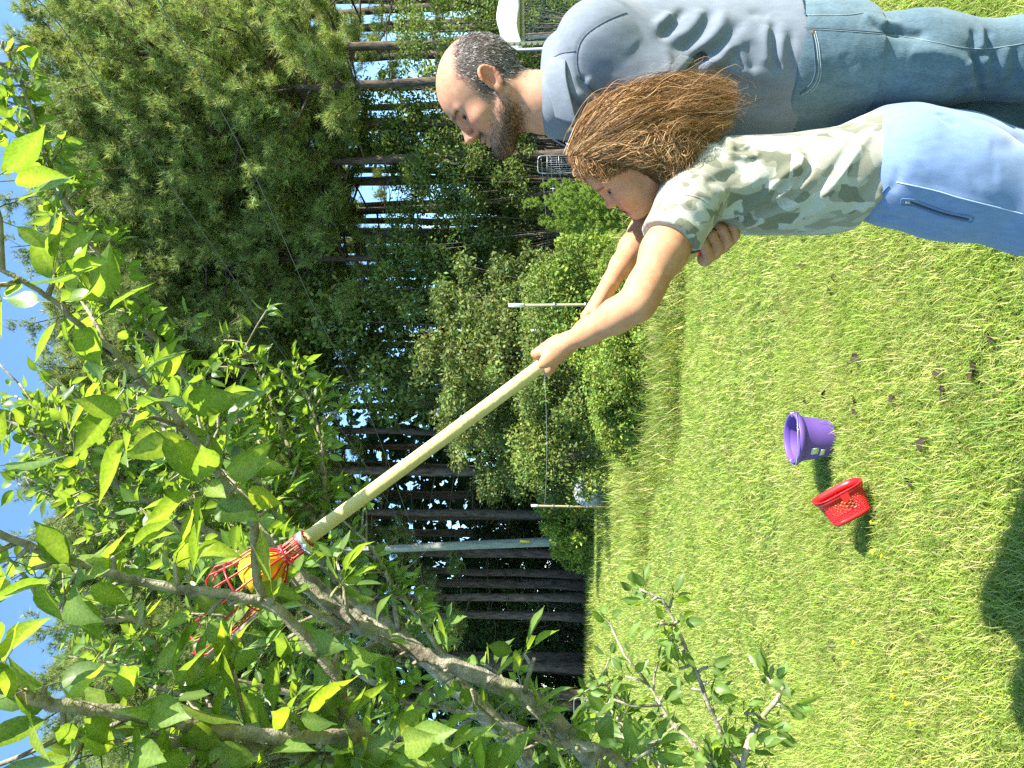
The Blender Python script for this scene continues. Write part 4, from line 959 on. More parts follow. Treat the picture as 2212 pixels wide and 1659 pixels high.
# the farther tree behind it
base2 = at(1215, 1950, 3.0); base2[2] = 0
T2 = PearTree('pear_tree', base2, 'farther pear tree with small glossy leaves behind the red wire basket', 82)
hub2 = at(1330, 1900, 3.0)
T2.limb([base2 + [0, 0, -0.05], base2 + [0.02, 0, 0.5], hub2], [0.09, 0.08, 0.07], 'trunk', 12)
far = [([(1330, 1900, 3.0), (1100, 1600, 2.9), (820, 1330, 2.8), (640, 1150, 2.7), (560, 1040, 2.65), (480, 930, 2.6), (400, 810, 2.55), (300, 690, 2.5), (226, 569, 2.45), (160, 468, 2.4), (119, 387, 2.4), (90, 310, 2.4), (62, 225, 2.38), (35, 150, 2.36), (0, 95, 2.35)],
        [0.05, 0.04, 0.03, 0.022, 0.018, 0.016, 0.014, 0.012, 0.011, 0.010, 0.009, 0.008, 0.006, 0.005, 0.003], 0.42, 0.036, 0.064),
       ([(820, 1330, 2.8), (640, 1230, 2.7), (543, 1182, 2.6), (425, 1137, 2.5), (344, 1093, 2.45), (243, 1044, 2.4), (154, 995, 2.35), (60, 930, 2.3), (0, 900, 2.3)], [0.02, 0.016, 0.014, 0.012, 0.011, 0.010, 0.008, 0.006, 0.004], 0.15, 0.042, 0.062),
       ([(640, 1240, 2.6), (430, 1440, 2.4), (344, 1408, 2.35), (300, 1340, 2.3), (170, 1404 - 60, 2.2), (97, 1303, 2.2), (49, 1238, 2.2), (0, 1190, 2.2)], [0.016, 0.013, 0.012, 0.011, 0.009, 0.008, 0.006, 0.004], 0.1, 0.048, 0.062),
       ([(700, 1190, 2.75), (640, 1020, 2.8), (600, 900, 2.85), (560, 810, 2.9), (530, 740, 2.9)], [0.015, 0.011, 0.008, 0.006, 0.003], 0.1, 0.036, 0.062),
       ([(700, 1150, 2.75), (700, 1040, 2.8), (690, 940, 2.85), (660, 850, 2.9), (640, 800, 2.9)], [0.014, 0.01, 0.008, 0.005, 0.003], 0.1, 0.036, 0.062),
       ([(560, 1040, 2.65), (420, 940, 2.7), (300, 900, 2.7), (180, 880, 2.7), (60, 870, 2.7)], [0.012, 0.01, 0.008, 0.006, 0.003], 0.05, 0.042, 0.062),
       ([(860, 1360, 2.8), (840, 1250, 2.75), (800, 1180, 2.75), (770, 1150, 2.75)], [0.012, 0.008, 0.006, 0.004], 0.25, 0.05, 0.066),
       ([(1000, 1480, 2.85), (900, 1330, 2.8), (850, 1270, 2.78)], [0.012, 0.009, 0.005], 0.3, 0.05, 0.066),
       ([(1330, 1900, 3.0), (1250, 1700, 3.05), (1150, 1600, 3.1), (1060, 1520, 3.1), (980, 1460, 3.1), (920, 1400, 3.1)], [0.03, 0.022, 0.016, 0.012, 0.008, 0.004], 0.25, 0.030, 0.064),
       ([(1330, 1900, 3.0), (1150, 1720, 3.1), (1000, 1640, 3.15), (880, 1600, 3.2), (780, 1560, 3.2), (690, 1500, 3.2)], [0.03, 0.022, 0.017, 0.013, 0.009, 0.004], 0.25, 0.030, 0.064),
       ([(1250, 1700, 3.05), (1230, 1620, 3.0), (1180, 1540, 3.0), (1100, 1500, 3.0)], [0.014, 0.01, 0.007, 0.004], 0.1, 0.030, 0.062),
       ([(1400, 1900, 3.0), (1390, 1720, 3.0), (1375, 1600, 3.0), (1350, 1530, 3.0), (1300, 1470, 3.0)], [0.02, 0.014, 0.01, 0.007, 0.003], 0.2, 0.030, 0.060),
       ([(1000, 1640, 3.15), (900, 1660, 3.1), (780, 1650, 3.0), (640, 1640, 2.9)], [0.014, 0.010, 0.008, 0.004], 0.1, 0.032, 0.064)]
for P, R, st_, spc, L in far:
    c_, r_ = T2.limb(bp(P), R, 'branch', 8, max(20, len(P) * 5)); T2.foliage(c_, r_, spc * 0.8, L, (4, 7), start=st_, twig=0.35, tw_len=(0.06, 0.16), down=0.35)
for P, R, st_, spc, L in (([(500, 960, 2.6), (420, 1020, 2.75), (330, 1000, 2.8), (220, 960, 2.8)], [0.010, 0.008, 0.006, 0.003], 0.1, 0.036, 0.062), ([(640, 1150, 2.7), (560, 950, 2.9), (480, 880, 3.0), (400, 860, 3.0)], [0.012, 0.009, 0.006, 0.003], 0.1, 0.034, 0.062),
                      ([(543, 1182, 2.6), (480, 1120, 2.7), (420, 1060, 2.8), (340, 1030, 2.85)], [0.010, 0.008, 0.006, 0.003], 0.1, 0.036, 0.062), ([(243, 1044, 2.4), (180, 960, 2.5), (110, 900, 2.55), (40, 860, 2.6)], [0.008, 0.006, 0.005, 0.003], 0.1, 0.036, 0.062),
                      ([(425, 1137, 2.5), (300, 1130, 2.6), (180, 1090, 2.6), (60, 1050, 2.6)], [0.009, 0.007, 0.005, 0.003], 0.05, 0.036, 0.062), ([(600, 1330, 2.75), (480, 1290, 2.8), (380, 1240, 2.85), (260, 1220, 2.85)], [0.010, 0.008, 0.006, 0.003], 0.1, 0.036, 0.062),
                      ([(820, 1480, 2.9), (700, 1420, 2.9), (600, 1400, 2.9), (480, 1380, 2.9)], [0.012, 0.009, 0.006, 0.003], 0.1, 0.036, 0.062), ([(640, 1500, 2.8), (500, 1470, 2.7), (360, 1450, 2.6), (230, 1430, 2.6)], [0.012, 0.009, 0.006, 0.003], 0.1, 0.04, 0.062)):
    c_, r_ = T2.limb(bp(P), R, 'branch', 8, max(20, len(P) * 5)); T2.foliage(c_, r_, spc, L, (5, 7), start=st_, twig=0.35, tw_len=(0.06, 0.16), down=0.35)
T2.finish(300)
# ------------------------------------------------------------------ people: a small distance-field modeller
from mathutils.bvhtree import BVHTree
def smin(a, b, k):
    if k <= 0: return np.minimum(a, b)
    h = np.maximum(k - np.abs(a - b), 0.0) / k
    return np.minimum(a, b) - h * h * k * 0.25
def smax(a, b, k): return -smin(-a, -b, k)
class Field:
    def __init__(s, lo, hi, h):
        s.lo = np.asarray(lo, float); s.h = h; n = np.ceil((np.asarray(hi) - s.lo) / h).astype(int) + 1
        s.ax = [s.lo[i] + h * np.arange(n[i]) for i in range(3)]; s.A = np.full(n, 1.0, np.float32)
    def win(s, lo, hi, m):
        sl = []
        for i in range(3):
            a = int(max(0, math.floor((lo[i] - m - s.lo[i]) / s.h))); b = int(min(len(s.ax[i]), math.ceil((hi[i] + m - s.lo[i]) / s.h) + 1)); sl.append(slice(a, max(a, b)))
        return tuple(sl), (s.ax[0][sl[0]][:, None, None], s.ax[1][sl[1]][None, :, None], s.ax[2][sl[2]][None, None, :])
    def put(s, fn, lo, hi, k=0.0, cut=False):
        sl, (x, y, z) = s.win(lo, hi, k + 3 * s.h)
        if min(q.stop - q.start for q in sl) <= 0: return
        d = fn(x, y, z)
        s.A[sl] = smax(s.A[sl], -d, k) if cut else smin(s.A[sl], d, k)
    def cap(s, a, b, ra, rb=None, k=0.01, cut=False):
        a = np.asarray(a, float); b = np.asarray(b, float); rb = ra if rb is None else rb; v = b - a; L2 = max(np.dot(v, v), 1e-12)
        def fn(x, y, z):
            px, py, pz = x - a[0], y - a[1], z - a[2]; t = np.clip((px * v[0] + py * v[1] + pz * v[2]) / L2, 0, 1)
            return np.sqrt((px - t * v[0]) ** 2 + (py - t * v[1]) ** 2 + (pz - t * v[2]) ** 2) - (ra + (rb - ra) * t)
        r = max(ra, rb); s.put(fn, np.minimum(a, b) - r, np.maximum(a, b) + r, k, cut)
    def chain(s, P, R, k=0.01):
        for i in range(len(P) - 1): s.cap(P[i], P[i + 1], R[i], R[i + 1], k)
    def ell(s, c, r, k=0.01, rot=None, cut=False):
        c = np.asarray(c, float); r = np.asarray(r, float); Rm = np.eye(3) if rot is None else np.asarray(rot)   # rows = local axes
        def fn(x, y, z):
            px, py, pz = x - c[0], y - c[1], z - c[2]
            q = [(Rm[i][0] * px + Rm[i][1] * py + Rm[i][2] * pz) for i in range(3)]
            k0 = np.sqrt(sum((q[i] / r[i]) ** 2 for i in range(3))); k1 = np.sqrt(sum((q[i] / r[i] ** 2) ** 2 for i in range(3)))
            return k0 * (k0 - 1) / np.maximum(k1, 1e-6)
        m = r.max(); s.put(fn, c - m, c + m, k, cut)
    def loft(s, st, fdir, ldir, k=0.01):
        """rounded trunk along z: stations (z, cx, cy, half along fdir, half along ldir)"""
        st = np.asarray(st, float); z0, z1 = st[:, 0].min(), st[:, 0].max(); o = np.argsort(st[:, 0]); st = st[o]
        m = st[:, 3:].max()
        def fn(x, y, z):
            I = [np.interp(z, st[:, 0], st[:, i]) for i in range(1, 5)]
            u = ((x - I[0]) * fdir[0] + (y - I[1]) * fdir[1]) / I[2]; v = ((x - I[0]) * ldir[0] + (y - I[1]) * ldir[1]) / I[3]
            p = 2.3; rad = (np.abs(u) ** p + np.abs(v) ** p) ** (1 / p)
            d = (rad - 1) * np.minimum(I[2], I[3]); return smax(d, np.maximum(z0 - z, z - z1) + 0 * d, 0.02)
        s.put(fn, [st[:, 1].min() - m, st[:, 2].min() - m, z0], [st[:, 1].max() + m, st[:, 2].max() + m, z1], k)
    def plane(s, p, n, k=0.004):
        """keep the side against the normal n"""
        p = np.asarray(p, float); n = unit(n); x, y, z = s.ax[0][:, None, None], s.ax[1][None, :, None], s.ax[2][None, None, :]
        s.A = smax(s.A, ((x - p[0]) * n[0] + (y - p[1]) * n[1] + (z - p[2]) * n[2]).astype(np.float32), k)
    def surface(s, smooth=2):
        A = s.A; ins = A < 0; nx, ny, nz = A.shape
        cnt = np.zeros((nx - 1, ny - 1, nz - 1), np.int8)
        for i in (0, 1):
            for j in (0, 1):
                for k in (0, 1): cnt += ins[i:nx - 1 + i, j:ny - 1 + j, k:nz - 1 + k]
        act = (cnt > 0) & (cnt < 8); I = np.argwhere(act); idx = np.full(act.shape, -1, np.int64); idx[act] = np.arange(len(I))
        acc = np.zeros((len(I), 3)); num = np.zeros(len(I))
        cor = [(i, j, k) for i in (0, 1) for j in (0, 1) for k in (0, 1)]
        val = {c: A[I[:, 0] + c[0], I[:, 1] + c[1], I[:, 2] + c[2]] for c in cor}
        for a in cor:
            for d in range(3):
                if a[d] == 0:
                    b = list(a); b[d] = 1; b = tuple(b); va, vb = val[a], val[b]; m = (va < 0) != (vb < 0)
                    t = np.where(m, va / np.where(m, va - vb, 1), 0)
                    p = np.repeat(np.array([a], float), len(I), 0); p[:, d] += t
                    acc[m] += p[m]; num[m] += 1
        V = s.lo + (I + acc / num[:, None]) * s.h
        F = []
        for d in range(3):
            e1, e2 = [q for q in range(3) if q != d]
            sl0 = [slice(1, None)] * 3; sl1 = [slice(1, None)] * 3; sl0[d] = slice(0, -1); sl1[d] = slice(1, None)
            a_, b_ = ins[tuple(sl0)], ins[tuple(sl1)]; ch = np.argwhere(a_ != b_)
            if not len(ch): continue
            base = ch.copy(); base[:, e1] += 1; base[:, e2] += 1
            lim = np.array(act.shape); ok = np.all(base < lim, 1); base = base[ok]; ch = ch[ok]
            flip = a_[tuple(ch.T)]
            q = []
            for o1, o2 in ((1, 1), (0, 1), (0, 0), (1, 0)):
                c = base.copy(); c[:, e1] -= o1; c[:, e2] -= o2; q.append(idx[tuple(c.T)])
            q = np.stack(q, -1)
            if d == 1: flip = ~flip
            q[~flip] = q[~flip][:, ::-1]; F.append(q)
        F = np.vstack(F); F = F[(F >= 0).all(1)]
        for _ in range(smooth): V = relax(V, F, 0.5)
        return V, F
def relax(V, F, w):
    S = np.zeros_like(V); n = np.zeros(len(V))
    for a, b in ((0, 1), (1, 2), (2, 3), (3, 0)):
        np.add.at(S, F[:, a], V[F[:, b]]); np.add.at(S, F[:, b], V[F[:, a]]); np.add.at(n, F[:, a], 1); np.add.at(n, F[:, b], 1)
    return V * (1 - w) + w * S / np.maximum(n, 1)[:, None]
def normals(V, F):
    n = np.cross(V[F[:, 2]] - V[F[:, 0]], V[F[:, 3]] - V[F[:, 1]]); N = np.zeros_like(V)
    for i in range(4): np.add.at(N, F[:, i], n)
    return unit(N)
class Surf:
    """a garment or body surface that can be dented along lines seen in the photograph"""
    def __init__(s, V, F): s.V = V; s.F = F; s.bvh = BVHTree.FromPolygons(V.tolist(), F.tolist()); s.disp = np.zeros(len(V))
    def hit(s, X, Y):
        d = at(X, Y, 1.0) - EYE; h = s.bvh.ray_cast(Vector(EYE), Vector(d / np.linalg.norm(d)))
        return (np.array(h[0]), np.array(h[1])) if h[0] is not None else (None, None)
    def line(s, px, n=40, lift=0.0):
        P = catmull(np.array([(a, b, 0) for a, b in px], float), n); out = []
        for X, Y, _ in P:
            q, nn = s.hit(X, Y)
            if q is not None:
                if np.dot(nn, q - EYE) > 0: nn = -nn
                out.append(q + nn * lift)
        return np.array(out)
    def fold(s, px, amp, w, n=40):
        L = s.line(px, n)
        if len(L) < 3: return
        ok = ((s.V > L.min(0) - 3 * w) & (s.V < L.max(0) + 3 * w)).all(1); ii = np.where(ok)[0]
        if not len(ii): return
        P = s.V[ii]; D = np.full(len(ii), 9.0); T = np.zeros(len(ii))
        for k, q in enumerate(L):
            dd = np.linalg.norm(P - q, axis=1); m = dd < D; D[m] = dd[m]; T[m] = k / (len(L) - 1)
        s.disp[ii] += amp * np.exp(-(D / w) ** 2) * np.clip(np.minimum(T, 1 - T) * 5 + 0.15, 0, 1)
    def noise(s, amp, fx, seed, stretch=(1, 1, 1)):
        r = np.random.default_rng(seed); q = s.V * np.asarray(stretch)
        f = np.zeros(len(q))
        for k in range(14):
            d = unit(r.normal(0, 1, 3)); fr = fx * r.uniform(0.5, 2.0); f += np.sin(q @ d * fr * 2 * math.pi + r.uniform(0, 6.28) + 1.5 * np.sin(q @ unit(r.normal(0, 1, 3)) * fr * 3)) / 14 * 2
        s.disp += amp * f
    def apply(s, smooth=1):
        s.V = s.V + normals(s.V, s.F) * s.disp[:, None]
        for _ in range(smooth): s.V = relax(s.V, s.F, 0.35)
        s.bvh = BVHTree.FromPolygons(s.V.tolist(), s.F.tolist()); s.disp = np.zeros(len(s.V)); return s
def seam(parent, surf, px, name, mat, r=0.0012, lift=0.0004, n=60, seg=5):
    L = surf.line(px, n, lift)
    if len(L) < 3: return None
    g = Geo(); g.tube(L, r, seg); return add(name, g.mesh(name, mat, cols=False), parent, -np.array(parent_loc(parent)))
def parent_loc(o):
    p = np.zeros(3)
    while o is not None: p += np.array(o.location); o = o.parent
    return p
def add_world(name, me, parent):
    return add(name, me, parent, -parent_loc(parent))
def strands(paths, widths, cols, name, mat, parent):
    """flat hair ribbons: paths (n, m, 3)"""
    paths = np.asarray(paths); n, m, _ = paths.shape; T = unit(np.gradient(paths, axis=1)); mid = paths.mean(1)
    view = unit(rng.normal(0, 1, (n, 1, 3)) * 0.8 + unit(EYE - mid)[:, None, :]); S = unit(np.cross(T, view))
    taper = np.concatenate([np.linspace(0.8, 1.0, m // 2), np.linspace(1.0, 0.25, m - m // 2)])[None, :, None]
    W = np.asarray(widths)[:, None, None] * taper / 2
    V = np.stack([paths - S * W, paths + S * W], 2).reshape(-1, 3)
    b = (np.arange(n)[:, None] * m + np.arange(m - 1)[None, :]).reshape(-1) * 2
    F = np.stack([b, b + 1, b + 3, b + 2], -1)
    me = make_mesh(name, V, [F], mat, np.repeat(np.repeat(cols, m, 0), 2, 0)); return tag(add_world(name, me, parent), kind='stuff')

def skin_mat():
    m, nt, b, o = nodes_of('skin')
    a = nt.nodes.new('ShaderNodeAttribute'); a.attribute_name = 'col'
    t = tex_noise(nt, 60, 4); t2 = tex_noise(nt, 900, 2)
    k = ramp(nt, t.outputs[0], [(0.3, (0.90, 0.84, 0.80)), (0.7, (1.06, 1.09, 1.10))])
    nt.links.new(mix_rgb(nt, 1.0, a.outputs['Color'], k, 'MULTIPLY'), b.inputs['Base Color'])
    b.inputs['Roughness'].default_value = 0.6; set_in(b, 'Specular IOR Level', 0.25)
    set_in(b, 'Subsurface Weight', 0.12); b.inputs['Subsurface Radius'].default_value = (0.012, 0.005, 0.003); set_in(b, 'Subsurface Scale', 0.6)
    bump(nt, b, t2.outputs[0], 0.12, 0.001)
    return m
M_SKIN = skin_mat()
M_HAIR = attr_mat('hair_strands', 0.5, 0.22, trans=0.12, tint=(1.3, 1.1, 0.8), var=0.12, scale=40)
M_EYEWHITE = plain('eye_white', (0.34, 0.29, 0.24), 0.3, 0.2, var=0.03)
M_IRIS = plain('eye_iris', (0.028, 0.020, 0.012), 0.3, 0.15, var=0.2, scale=400)
M_TEETH = plain('teeth', (0.72, 0.68, 0.58), 0.3, 0.5, var=0.05)

def head_field(child, neck):
    f = Field((-0.20, -0.105, -0.18), (0.14, 0.105, 0.252), 0.0022)
    if not child:
        f.ell((-0.006, 0, 0.138), (0.097, 0.077, 0.092), 0.0); f.ell((0.035, 0, 0.135), (0.058, 0.060, 0.062), 0.03); f.ell((0.036, 0, 0.078), (0.052, 0.058, 0.075), 0.03)
        f.ell((0.032, 0, 0.036), (0.054, 0.054, 0.036), 0.02)
        for s in (1, -1):
            f.cap((-0.006, s * 0.056, 0.058), (0.066, s * 0.022, 0.014), 0.017, 0.016, 0.022); f.ell((0.060, s * 0.043, 0.078), (0.020, 0.020, 0.018), 0.030)
        f.ell((0.082, 0, 0.014), (0.019, 0.023, 0.018), 0.016); f.ell((0.078, 0, 0.050), (0.022, 0.031, 0.026), 0.016)
    else:
        f.ell((-0.004, 0, 0.140), (0.100, 0.080, 0.092), 0.0); f.ell((0.040, 0, 0.140), (0.055, 0.062, 0.062), 0.03); f.ell((0.036, 0, 0.080), (0.050, 0.060, 0.070), 0.03)
        f.ell((0.032, 0, 0.045), (0.050, 0.052, 0.034), 0.02)
        for s in (1, -1):
            f.cap((-0.004, s * 0.052, 0.062), (0.060, s * 0.018, 0.024), 0.016, 0.016, 0.022); f.ell((0.058, s * 0.040, 0.074), (0.026, 0.025, 0.024), 0.03)
        f.ell((0.074, 0, 0.024), (0.017, 0.018, 0.015), 0.018); f.ell((0.074, 0, 0.053), (0.019, 0.028, 0.024), 0.016)
    f.chain([(-0.018, 0, 0.062)] + neck[0], [0.050 if child else 0.056] + neck[1], 0.03)
    for s in (1, -1):
        if not child: f.cap((0.089, s * 0.007, 0.1265), (0.071, s * 0.047, 0.128), 0.0085, 0.006, 0.014)
        f.ell((0.094, s * 0.033, 0.1095), (0.016, 0.019, 0.0105), 0.012, cut=True)
        f.ell((0.0735, s * 0.0325, 0.1085), (0.0148, 0.0152, 0.0142), 0.004)
        f.ell((0.0865, s * 0.0355, 0.1080), (0.0105, 0.0145, 0.0046 if child else 0.0042), 0.002, cut=True)
    if not child:
        f.cap((0.089, 0, 0.123), (0.111, 0, 0.084), 0.0080, 0.0100, 0.012); f.ell((0.1145, 0, 0.0800), (0.0105, 0.0110, 0.0095), 0.006)
    else:
        f.cap((0.085, 0, 0.116), (0.099, 0, 0.088), 0.0060, 0.0085, 0.014); f.ell((0.1035, 0, 0.0850), (0.0100, 0.0105, 0.0092), 0.007)
    xo = -0.010 if child else 0.0; zo = 0.006 if child else 0.0
    for s in (1, -1):
        f.ell((0.101 + xo, s * 0.0125, 0.0745 + zo), (0.0095, 0.0068, 0.0068), 0.006); f.ell((0.106 + xo, s * 0.0072, 0.0685 + zo), (0.0042, 0.0030, 0.0030), 0.003, cut=True)
    f.cap((0.0975 + xo, 0, 0.0525), (0.084 + xo, s * 0.0, 0.0525), 0.006, 0.004, 0.006)
    for s in (1, -1):
        f.cap((0.0965 + xo, 0, 0.0530), (0.083 + xo, s * 0.0235, 0.0500), 0.0060, 0.0035, 0.005); f.cap((0.0950 + xo, 0, 0.0410), (0.083 + xo, s * 0.0215, 0.0470), 0.0072, 0.0035, 0.005)
    f.ell((0.101 + xo, 0, 0.0470), (0.017, 0.020, 0.0042 if child else 0.0030), 0.002, cut=True)
    for s in (1, -1):     # ears: flared shell, rim and hollow
        c = np.array((-0.012, s * 0.079, 0.098)); fw = unit((0.93, s * 0.30, 0.1)); up_ = unit((-0.22, s * 0.10, 0.97)); nn = unit(np.cross(fw, up_)); up_ = unit(np.cross(nn, fw))
        R_ = np.array([fw, up_, nn]); f.ell(c, (0.018, 0.030, 0.0065), 0.006, R_)
        rim = [c + fw * 0.017 * math.cos(a) + up_ * (0.029 * math.sin(a)) + np.array((0, s * 0.004, 0)) for a in np.linspace(0.3, 4.0, 12)]
        for a, b in zip(rim, rim[1:]): f.cap(a, b, 0.0042, 0.0042, 0.003)
        f.ell(c + np.array((0.002, s * 0.008, 0.0)), (0.0105, 0.019, 0.0075), 0.003, R_, cut=True)
        f.ell(c - up_ * 0.027 + fw * 0.004, (0.009, 0.008, 0.0055), 0.006, R_)
        f.cap(c + fw * 0.011 - up_ * 0.002, c + fw * 0.012 - up_ * 0.010, 0.0045, 0.0045, 0.003)
    return f
def head_frame(nose_px, d, pitch, yaw_to_cam, scale, nose_c, roll=0.0):
    """matrix taking head space (x out of the face, y to its left, z up) into the scene, the head facing left in the picture and tipped up"""
    fx = np.array([-math.cos(yaw_to_cam), -math.sin(yaw_to_cam), 0]); ly = np.array([math.sin(yaw_to_cam), -math.cos(yaw_to_cam), 0]); uz = np.array([0, 0, 1.0])
    c, s = math.cos(pitch), math.sin(pitch); ex = fx * c + uz * s; ez = uz * c - fx * s; ey = ly
    cr, sr = math.cos(roll), math.sin(roll); ey, ez = ey * cr + ez * sr, ez * cr - ey * sr
    R_ = np.stack([ex, ey, ez], 1) * scale; T_ = at(*nose_px, d) - R_ @ np.asarray(nose_c)
    return R_, T_
def eyes(R_, T_, parent, sc, look=(1, 0, 0.1), child=False):
    for s in (1, -1):
        c = np.array((0.0725, s * 0.0325, 0.1083)); r = 0.0131
        V = []; g = Geo(); g.lathe([(r * math.sin(a), r * math.cos(a)) for a in np.linspace(0.02, math.pi - 0.02, 14)], 20)
        V = g.v[0]; ez = unit(np.array(look) + np.array((0, s * 0.05, 0))); ex = unit(np.cross((0, 0, 1), ez)); ey = np.cross(ez, ex)
        Vw = (V @ np.stack([ex, ey, ez]) + c) @ R_.T + T_
        e = add_world('eye', make_mesh('eyeball', Vw, [g.f4[0]], M_EYEWHITE), parent)
        g2 = Geo(); g2.lathe([((r + 0.0005) * math.sin(a), (r + 0.0005) * math.cos(a)) for a in np.linspace(0.01, 0.56, 5)], 16)
        Vw = (g2.v[0] @ np.stack([ex, ey, ez]) + c) @ R_.T + T_
        o = add('iris', make_mesh('iris', Vw, [g2.f4[0]], M_IRIS), e); o.location = (0, 0, 0)
def fist(f, axis_pt, p, c, u, rp, wrist, sc=1.0, th0=55, seq=(0, 62, 70, 62), along=(0.030, 0.011, -0.007, -0.024), rf=0.0085, thumb=True, thumb_seq=(20, -60, -120), grow=(1.0, 1.06, 1.0, 0.85)):
    """four separate curled fingers and a thumb closed round a bar; p along the bar, c towards the viewer, u = 90 degrees"""
    def pt(al, th, r): a = math.radians(th); return axis_pt + p * al + (c * math.cos(a) + u * math.sin(a)) * r
    mcps = []
    for i, al in enumerate(along):
        al *= sc; g_ = grow[i]; r0 = rf * sc * (1.0 if i < 3 else 0.86)
        th = th0; m0 = pt(al * 0.92, th, rp + r0 * 1.45); th1 = th + seq[1] * g_; m1 = pt(al, th1, rp + r0 * 1.25); th2 = th1 + seq[2] * g_; m2 = pt(al, th2, rp + r0 * 0.95); th3 = th2 + seq[3] * g_; m3 = pt(al, th3, rp + r0 * 0.80)
        f.chain([m0, m1, m2, m3], [r0 * 1.12, r0 * 1.03, r0 * 0.92, r0 * 0.78], 0.0035 * sc); mcps.append(m0)
    for i, m0 in enumerate(mcps):
        f.cap(m0, wrist + (m0 - np.mean(mcps, 0)) * 0.45, rf * sc * 1.25, rf * sc * 1.5, 0.010 * sc)
    if thumb:
        a0 = along[0] * sc; b = wrist * 0.55 + mcps[0] * 0.45
        t0 = pt(a0 * 0.2, thumb_seq[0], rp + rf * sc * 1.7); t1 = pt(a0 * 0.95, thumb_seq[1], rp + rf * sc * 1.15); t2 = pt(a0 * 1.15, thumb_seq[2], rp + rf * sc * 0.9)
        f.chain([wrist * 0.7 + t0 * 0.3, t0, t1, t2], [rf * sc * 1.7, rf * sc * 1.35, rf * sc * 1.1, rf * sc * 0.9], 0.006 * sc)
# ------------------------------------------------------------------ the man
SKIN_M = np.array([0.47, 0.245, 0.150])
def denim_mat(name, dark, light):
    m, nt, b, o = nodes_of(name)
    t = tex_noise(nt, 5, 5); t2 = tex_noise(nt, 500, 2, stretch=(1, 1, 0.25)); t3 = tex_noise(nt, 70, 4, stretch=(1, 1, 0.3))
    c = ramp(nt, t.outputs[0], [(0.35, dark), (0.68, light)])
    k = ramp(nt, t2.outputs[0], [(0.3, (0.78,) * 3), (0.7, (1.2,) * 3)]); k3 = ramp(nt, t3.outputs[0], [(0.3, (0.86,) * 3), (0.7, (1.12,) * 3)])
    c = mix_rgb(nt, 1.0, mix_rgb(nt, 1.0, c, k, 'MULTIPLY'), k3, 'MULTIPLY')
    nt.links.new(c, b.inputs['Base Color']); b.inputs['Roughness'].default_value = 0.9; set_in(b, 'Specular IOR Level', 0.15); set_in(b, 'Sheen Weight', 0.15)
    bump(nt, b, t2.outputs[0], 0.25, 0.002); return m
def knit_mat(name, col, heather=0.12):
    m, nt, b, o = nodes_of(name)
    t = tex_noise(nt, 700, 2); t2 = tex_noise(nt, 90, 5, stretch=(1, 1, 0.4))
    k = ramp(nt, t.outputs[0], [(0.3, (1 - heather,) * 3), (0.7, (1 + heather,) * 3)]); k2 = ramp(nt, t2.outputs[0], [(0.3, (0.90, 0.90, 0.91)), (0.7, (1.09, 1.09, 1.08))])
    nt.links.new(mix_rgb(nt, 1.0, mix_rgb(nt, 1.0, col, k, 'MULTIPLY'), k2, 'MULTIPLY'), b.inputs['Base Color'])
    b.inputs['Roughness'].default_value = 0.88; set_in(b, 'Specular IOR Level', 0.2); set_in(b, 'Sheen Weight', 0.25)
    bump(nt, b, t.outputs[0], 0.15, 0.0015); return m
M_POLO = knit_mat('polo_knit', (0.150, 0.172, 0.200))
M_POLOSEAM = knit_mat('polo_seam', (0.085, 0.10, 0.13))
M_JEANS = denim_mat('faded_denim', (0.065, 0.112, 0.140), (0.130, 0.190, 0.215))
M_JEANSEAM = plain('denim_seam', (0.26, 0.31, 0.32), 0.8, 0.2, var=0.3, scale=300)
M_JEANDARK = plain('denim_pocket_edge', (0.06, 0.10, 0.13), 0.9, 0.1, var=0.3, scale=200)
M_BUTTON = plain('pale_button', (0.62, 0.60, 0.42), 0.3, 0.5, var=0.05)
M_COPPER = plain('copper_rivet', (0.50, 0.22, 0.10), 0.35, 0.5, 0.8)
M_SHOE = plain('dark_leather', (0.05, 0.035, 0.025), 0.5, 0.4, var=0.3)

